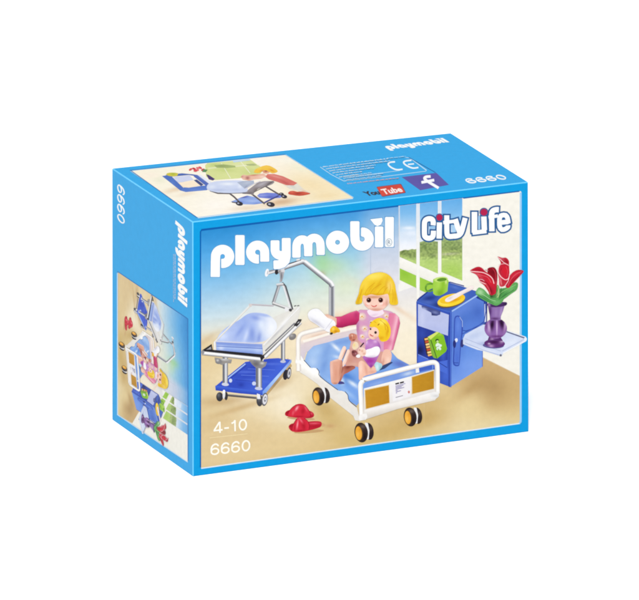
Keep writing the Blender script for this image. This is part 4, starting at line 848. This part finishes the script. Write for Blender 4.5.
tp.poly(Tb([(-26, 108), (-14, 96), (120, 84), (210, 74), (252, 104), (290, 128), (262, 160), (150, 178), (30, 186), (-20, 170)]), blobs((214, 222, 150), (225, 170, 10, 2, 0, (190, 206, 120), .6), (240, 164, 10, 2, 0, (226, 230, 180), .7), (250, 172, 7, 3, 0, (196, 208, 128), .6), (214, 165, 5, 2, 0, (176, 194, 110), .5)))
tp.line(Tb([(-10, 124), (60, 118), (270, 104)]), .6, (240, 240, 214)); tp.line(Tb([(60, 96), (110, 178)]), .6, (240, 240, 214)); tp.line(Tb([(160, 84), (214, 150)]), .6, (240, 240, 214)); tp.poly(Tb([(120, 84), (208, 74), (216, 82), (126, 93)]), (190, 214, 236))
trim = Item('picture_rim'); trim.line([(130.4, 170.2), (197, 217.6)], .8, (40, 110, 178)); trim.line([(129.8, 170.2), (285, 154.2)], .6, (52, 126, 192)); trim.line([(285.8, 154.8), (353.6, 197.6)], .5, (190, 220, 244)); trim.line([(198, 217.9), (353, 198.5)], .8, (226, 238, 248))
BT = (74, 110, 190)
c2 = Item('printed_cabinet')
c2.poly(Ta([(244, 122), (272, 118), (300, 124), (370, 192), (372, 212), (350, 206)]), blobs(BT, (172, 184, 3, 4, 0, (98, 136, 210), .6)))
c2.poly(Ta([(350, 206), (372, 188), (400, 190), (480, 178), (520, 176), (506, 204), (440, 210), (382, 215)]), blobs((82, 118, 198), (196, 190, 8, 1.4, 0, (110, 146, 220), .6)))
c2.poly(Ta([(262, 116), (360, 106), (424, 112), (436, 122), (400, 116), (300, 126)]), (70, 100, 176)); c2.poly(Ta([(424, 112), (450, 116), (524, 172), (500, 180), (430, 126)]), blobs((78, 104, 184), (202, 178, 4, 1, 35, (150, 170, 220), .7)))
c2.poly(Ta([(310, 128), (404, 118), (428, 144), (360, 158), (338, 160)]), (206, 212, 238)); c2.poly(Ta([(338, 162), (425, 148), (470, 178), (400, 188), (372, 188)]), (250, 232, 206)); c2.poly(Ta([(428, 146), (446, 142), (486, 172), (470, 180)]), (62, 74, 130))
c2.poly(Ta([(452, 118), (468, 116), (530, 156), (520, 166)]), (226, 230, 246)); c2.poly(Ta([(500, 112), (516, 116), (552, 140), (540, 148), (516, 142)]), (70, 52, 110))
f2 = Item('printed_flower_bunch')
for k, (x, y) in enumerate(((410, 84), (430, 80), (448, 88), (466, 74), (482, 86), (452, 76), (438, 92))): f2.ell(*Ta([(x, y)])[0], 2.0, 1.1, (-30, 20, 0, 30, -20, 10, 0)[k], ((216, 70, 84), (196, 40, 60), (232, 110, 116))[k % 3], n=10)
f2.poly(Ta([(486, 82), (510, 86), (498, 100), (476, 98)]), (90, 140, 90))
m2 = Item('printed_mug'); m2.poly(Ta([(274, 106), (300, 102), (336, 106), (330, 122), (296, 124), (270, 116)]), blobs((206, 196, 70), (173, 174, 2, 1, 0, (150, 180, 60), .8)), sm=2)
Z2 = lambda p: T(210, 155, 9.13, p); Z3 = lambda p: T(250, 160, 9.13, p)
tp.poly(Z2([(36, 92), (120, 84), (230, 98), (234, 112), (150, 120), (60, 116)]), blobs((168, 184, 116), (222, 166, 6, 1, 0, (140, 156, 92), .8))); tp.poly(Z2([(326, 84), (400, 78), (434, 92), (400, 98), (340, 96)]), (176, 186, 130))
wo2 = Item('printed_woman')
wo2.poly(Z3([(300, 222), (330, 236), (430, 212), (484, 262), (550, 300), (500, 300), (420, 276), (360, 262)]), blobs((226, 222, 210), (292, 186, 4, 1, 30, (200, 204, 200), .8), (304, 191, 3, 1, 20, (236, 190, 150), .8)))
wo2.poly(Z3([(136, 150), (160, 128), (222, 128), (300, 148), (370, 180), (432, 210), (400, 232), (330, 230), (250, 200), (170, 176)]), blobs((214, 112, 104), (276, 176.6, 8, 1, 15, (232, 160, 148), .8), (286, 183, 6, 1, 25, (184, 78, 76), .7), (293, 183.6, 3, 1, 0, (226, 130, 116), .6)), step=.8)
wo2.poly(Z2([(280, 200), (300, 180), (340, 186), (380, 180), (440, 176), (490, 168), (520, 190), (470, 216), (400, 224), (360, 236), (300, 224)]), blobs((234, 186, 164), (247.6, 178, 2, 1.6, 0, (160, 84, 80), .8), (242, 176.6, 1.6, 1, 0, (196, 120, 120), .7), (254, 175, 4, .7, -5, (186, 96, 70), .8), (262, 177, 3, 1, 0, (250, 220, 206), .8), (256, 179.6, 3, .8, 0, (250, 214, 196), .7)), step=.6)
wo2.ell(*Z2([(512, 150)])[0], 3.6, 2.2, 5, blobs((226, 160, 126), (266, 171, 1.4, .9, 0, (140, 70, 40), .9), (268, 173, 1.4, .7, 0, (250, 196, 170), .8)), step=.5)
wo2.poly(Z3([(36, 112), (50, 84), (90, 64), (150, 48), (200, 62), (250, 96), (244, 112), (206, 122), (176, 108), (150, 96), (120, 96), (96, 114), (64, 120)]), blobs((242, 196, 66), (258, 168, 3, 1.4, 0, (236, 220, 110), .8), (266, 167, 5, 1, 10, (248, 204, 84), .7), (272, 170.6, 3, 1, 25, (216, 140, 40), .8), (262, 171, 2, 1, 0, (206, 130, 40), .6)), sm=2, step=.6)
s2_ = Item('printed_slipper'); s2_.poly(Z3([(348, 300), (366, 284), (400, 282), (430, 290), (480, 288), (552, 304), (520, 318), (450, 328), (390, 320), (356, 314)]), blobs((200, 78, 56), (298, 193.6, 3, .8, 0, (150, 44, 30), .8), (292, 192, 2, .7, 0, (232, 120, 96), .8), (306, 193, 3, .7, 0, (222, 110, 80), .7)), sm=2, step=.6)
tr2 = Item('printed_trolley')
tr2.poly(Z2([(430, 372), (452, 352), (520, 344), (640, 350), (690, 366), (640, 392), (540, 398), (450, 390)]), blobs((112, 128, 212), (262, 195.4, 5, 1, 0, (160, 172, 232), .8), (270, 197, 4, 1, 0, (70, 84, 176), .7)), step=.7)
tr2.poly(Z2([(190, 426), (230, 410), (280, 388), (340, 370), (400, 382), (450, 408), (490, 440), (400, 452), (300, 450), (240, 444)]), blobs((142, 168, 228), (244, 197, 4, .9, -5, (56, 64, 150), .9), (252, 201, 7, 1, 0, (176, 196, 240), .8), (240, 202, 4, .8, 0, (96, 120, 206), .7), (258, 203.4, 4, .7, 0, (100, 124, 206), .7)), step=.6)
DK = [(120, 112, 112), (78, 70, 76), (96, 88, 92)]
tr2.tube(Z3([(128, 392), (190, 360), (262, 326)]), 1.5, [(84, 96, 176), (52, 60, 136), (48, 52, 110)])
for q, w in (([(0, 326), (70, 350), (180, 352)], 1.2), ([(178, 350), (222, 384), (268, 430)], 1.6), ([(296, 346), (376, 352), (440, 400), (500, 446)], 1.6), ([(508, 286), (560, 318), (640, 366)], 1.5), ([(200, 430), (262, 440)], 1.0)):
    tr2.tube(Z2(q), w, DK)
for (x, y), r in zip(Z2([(268, 444), (554, 452)]) + Z3([(288, 312), (312, 334)]), (3.6, 4.2, 2.4, 3.0)):
    tr2.ell(x, y, r, r * .5 + .3, 10, (42, 38, 50)); tr2.ell(x - r * .3, y - .3, r * .32, r * .2, 10, (176, 178, 196))
tr2.poly(Z2([(318, 346), (344, 322), (440, 248), (500, 238), (584, 238), (588, 250), (566, 268), (520, 286), (440, 310), (410, 334), (392, 366), (372, 358), (330, 354)]), blobs((150, 142, 146), (262, 184, 6, 1.4, -25, (186, 182, 190), .8), (256, 190, 3, 2, -30, (112, 100, 96), .8), (270, 182.6, 4, .8, -25, (104, 96, 96), .8), (250, 193, 4, 1, 0, (96, 88, 90), .7)), step=.6)
tr2.line(Z2([(576, 242), (500, 290), (400, 340)]), .7, (92, 84, 86)); tr2.line(Z2([(0, 330), (200, 350), (330, 346)]), .7, (120, 122, 140))
tr2.poly(Z2([(-30, 290), (-10, 262), (60, 240), (230, 232), (300, 236), (330, 262), (344, 322), (320, 340), (200, 348), (60, 342), (-20, 318)]), blobs((204, 214, 240), (228, 184, 8, 1.4, 0, (240, 244, 252), .9), (218, 190, 8, 1.2, 0, (176, 188, 224), .7), (236, 190, 6, 1.2, 0, (182, 194, 228), .6), (240, 186, 2, 2.4, 0, (232, 238, 250), .8), (212, 187, 3, 2, 0, (226, 232, 246), .7)), sm=2, step=.6)
tr2.poly(Z2([(248, 250), (300, 238), (400, 234), (404, 262), (340, 304), (320, 312)]), blobs((172, 182, 204), (247, 183, 4, 1, -10, (192, 200, 218), .8), (246, 187, 2, 1, -30, (140, 148, 176), .8)), step=.6)
tr2.line(Z2([(318, 312), (404, 262), (460, 240)]), .8, (214, 212, 222))
for it, lab in ((tp, 'second toy scene with the baby trolley in front'), (trim, None), (c2, 'open blue bedside cabinet lying at the left'), (f2, 'small bunch of red flowers'), (m2, None), (wo2, 'blonde toy woman in salmon kneeling behind the trolley'), (s2_, None), (tr2, 'grey and blue baby trolley seen from the side')): it.build(TOP, box, lab)

w3 = wm.moved(place((388.6, 149.4), (449.6, 142.0), (-6.4, -4.3), -.01)); w3.build(TOP, box, 'small white wordmark at the back edge of the top')
n3 = Item('item_number'); n3.digits('6660', (469.5, 183.4), (508.5, 178.8), (-6.8, -4.2), 1.15, (246, 250, 252)); n3.build(TOP, box)
fbk = Item('social_media_logo')
fbk.poly([(401.7, 177), (436.4, 172.8), (449, 184.8), (420.2, 190.2)], blobs((92, 84, 166), (425, 181, 12, 4, 15, (84, 76, 160), .6)))
fbk.strokes([smooth([(430.6, 176.4), (426, 176.8), (424.6, 178.6), (428.4, 181.8), (433, 184.6), (438.6, 188)], 3, False), [(421.4, 182.4), (428, 181.2), (434.2, 180.0)]], 2.7, (248, 248, 252)); fbk.build(TOP, box, 'purple square with a white letter f')
yt_ = Item('video_site_logo')
yt_.text('You', (366.4, 195.8), (381.4, 193.9), (-4.6, -4.0), (50, 48, 62), .055)
yt_.poly(rounded([(382.2, 196.9), (406.2, 192.8), (401, 183.6), (376.2, 186.8)], 1.4), (96, 60, 84)); yt_.poly(rounded([(382, 196.2), (405.4, 192.4), (400.6, 184.2), (376.8, 187.2)], 1.4), blobs((214, 72, 56), (390, 187.4, 9, 1, -8, (190, 50, 40), .6)))
yt_.text('Tube', (384, 194.3), (403.2, 191.4), (-3.8, -5.0), (252, 240, 236), .03); yt_.build(TOP, box, 'dark letters beside a red rounded box of white letters')
ce = Item('conformity_mark')
ce.line([(402.6, 169.2), (396.4, 169.6), (390.6, 167), (388.2, 164), (390.4, 162.2), (395, 161.8)], 1.5, (240, 248, 252), 4); ce.line([(418.4, 167.4), (412.6, 168), (406.4, 165.4), (403.6, 162.6), (405.4, 161), (411.4, 160.2)], 1.5, (240, 248, 252), 4); ce.line([(408, 164.4), (414, 163.8)], 1.3, (240, 248, 252)); ce.build(TOP, box, 'white two-letter conformity mark')
sp2 = Item('small_print')
LT = (188, 224, 248)
sp2.line([(320.2, 167), (331, 174.4), (343.6, 181), (384, 176.6), (426, 171.2), (426.6, 170.4), (409.6, 157.9), (405, 157.4)], .6, LT)
sp2.line([(343, 177.2), (372, 174.2), (400, 170.6)], .5, LT); sp2.line([(408.6, 157.2), (422, 164.8), (435.6, 172.6)], .7, (28, 104, 166))
def tiny(item, x, y, end, slope, h, col, w=.34):
    while x < end:
        n = random.randint(2, 8)
        for q in range(n):
            if x > end: break
            hh = h * random.choice((.62, .62, .7, 1.0)); k = hh
            item.line([(x, y), (x - hh * 1.25, y - hh * .8)], w, col)
            if random.random() < .55: item.line([(x - hh * .6, y - hh * .42), (x - hh * .6 + .55, y - hh * .42 + .55 * slope)], w, col)
            x += .78; y += .78 * slope
        x += .7; y += .7 * slope


for k in range(6):
    tiny(sp2, 323.4 + k * 3.3, 167.2 + k * 2.05, (388, 390, 376, 375, 362, 358)[k], -.112, 1.15, (214, 236, 250))
for k in range(3):
    tiny(sp2, 341 + k * 3.1, 177.4 + k * 1.7, (372, 384, 382)[k], -.112, 1.0, LT)
tiny(sp2, 348, 184, 399, -.1, 1.0, (214, 176, 188), .42)
tiny(sp2, 388, 159.4, 406, -.1, .9, LT)
sp2.build(TOP, box)
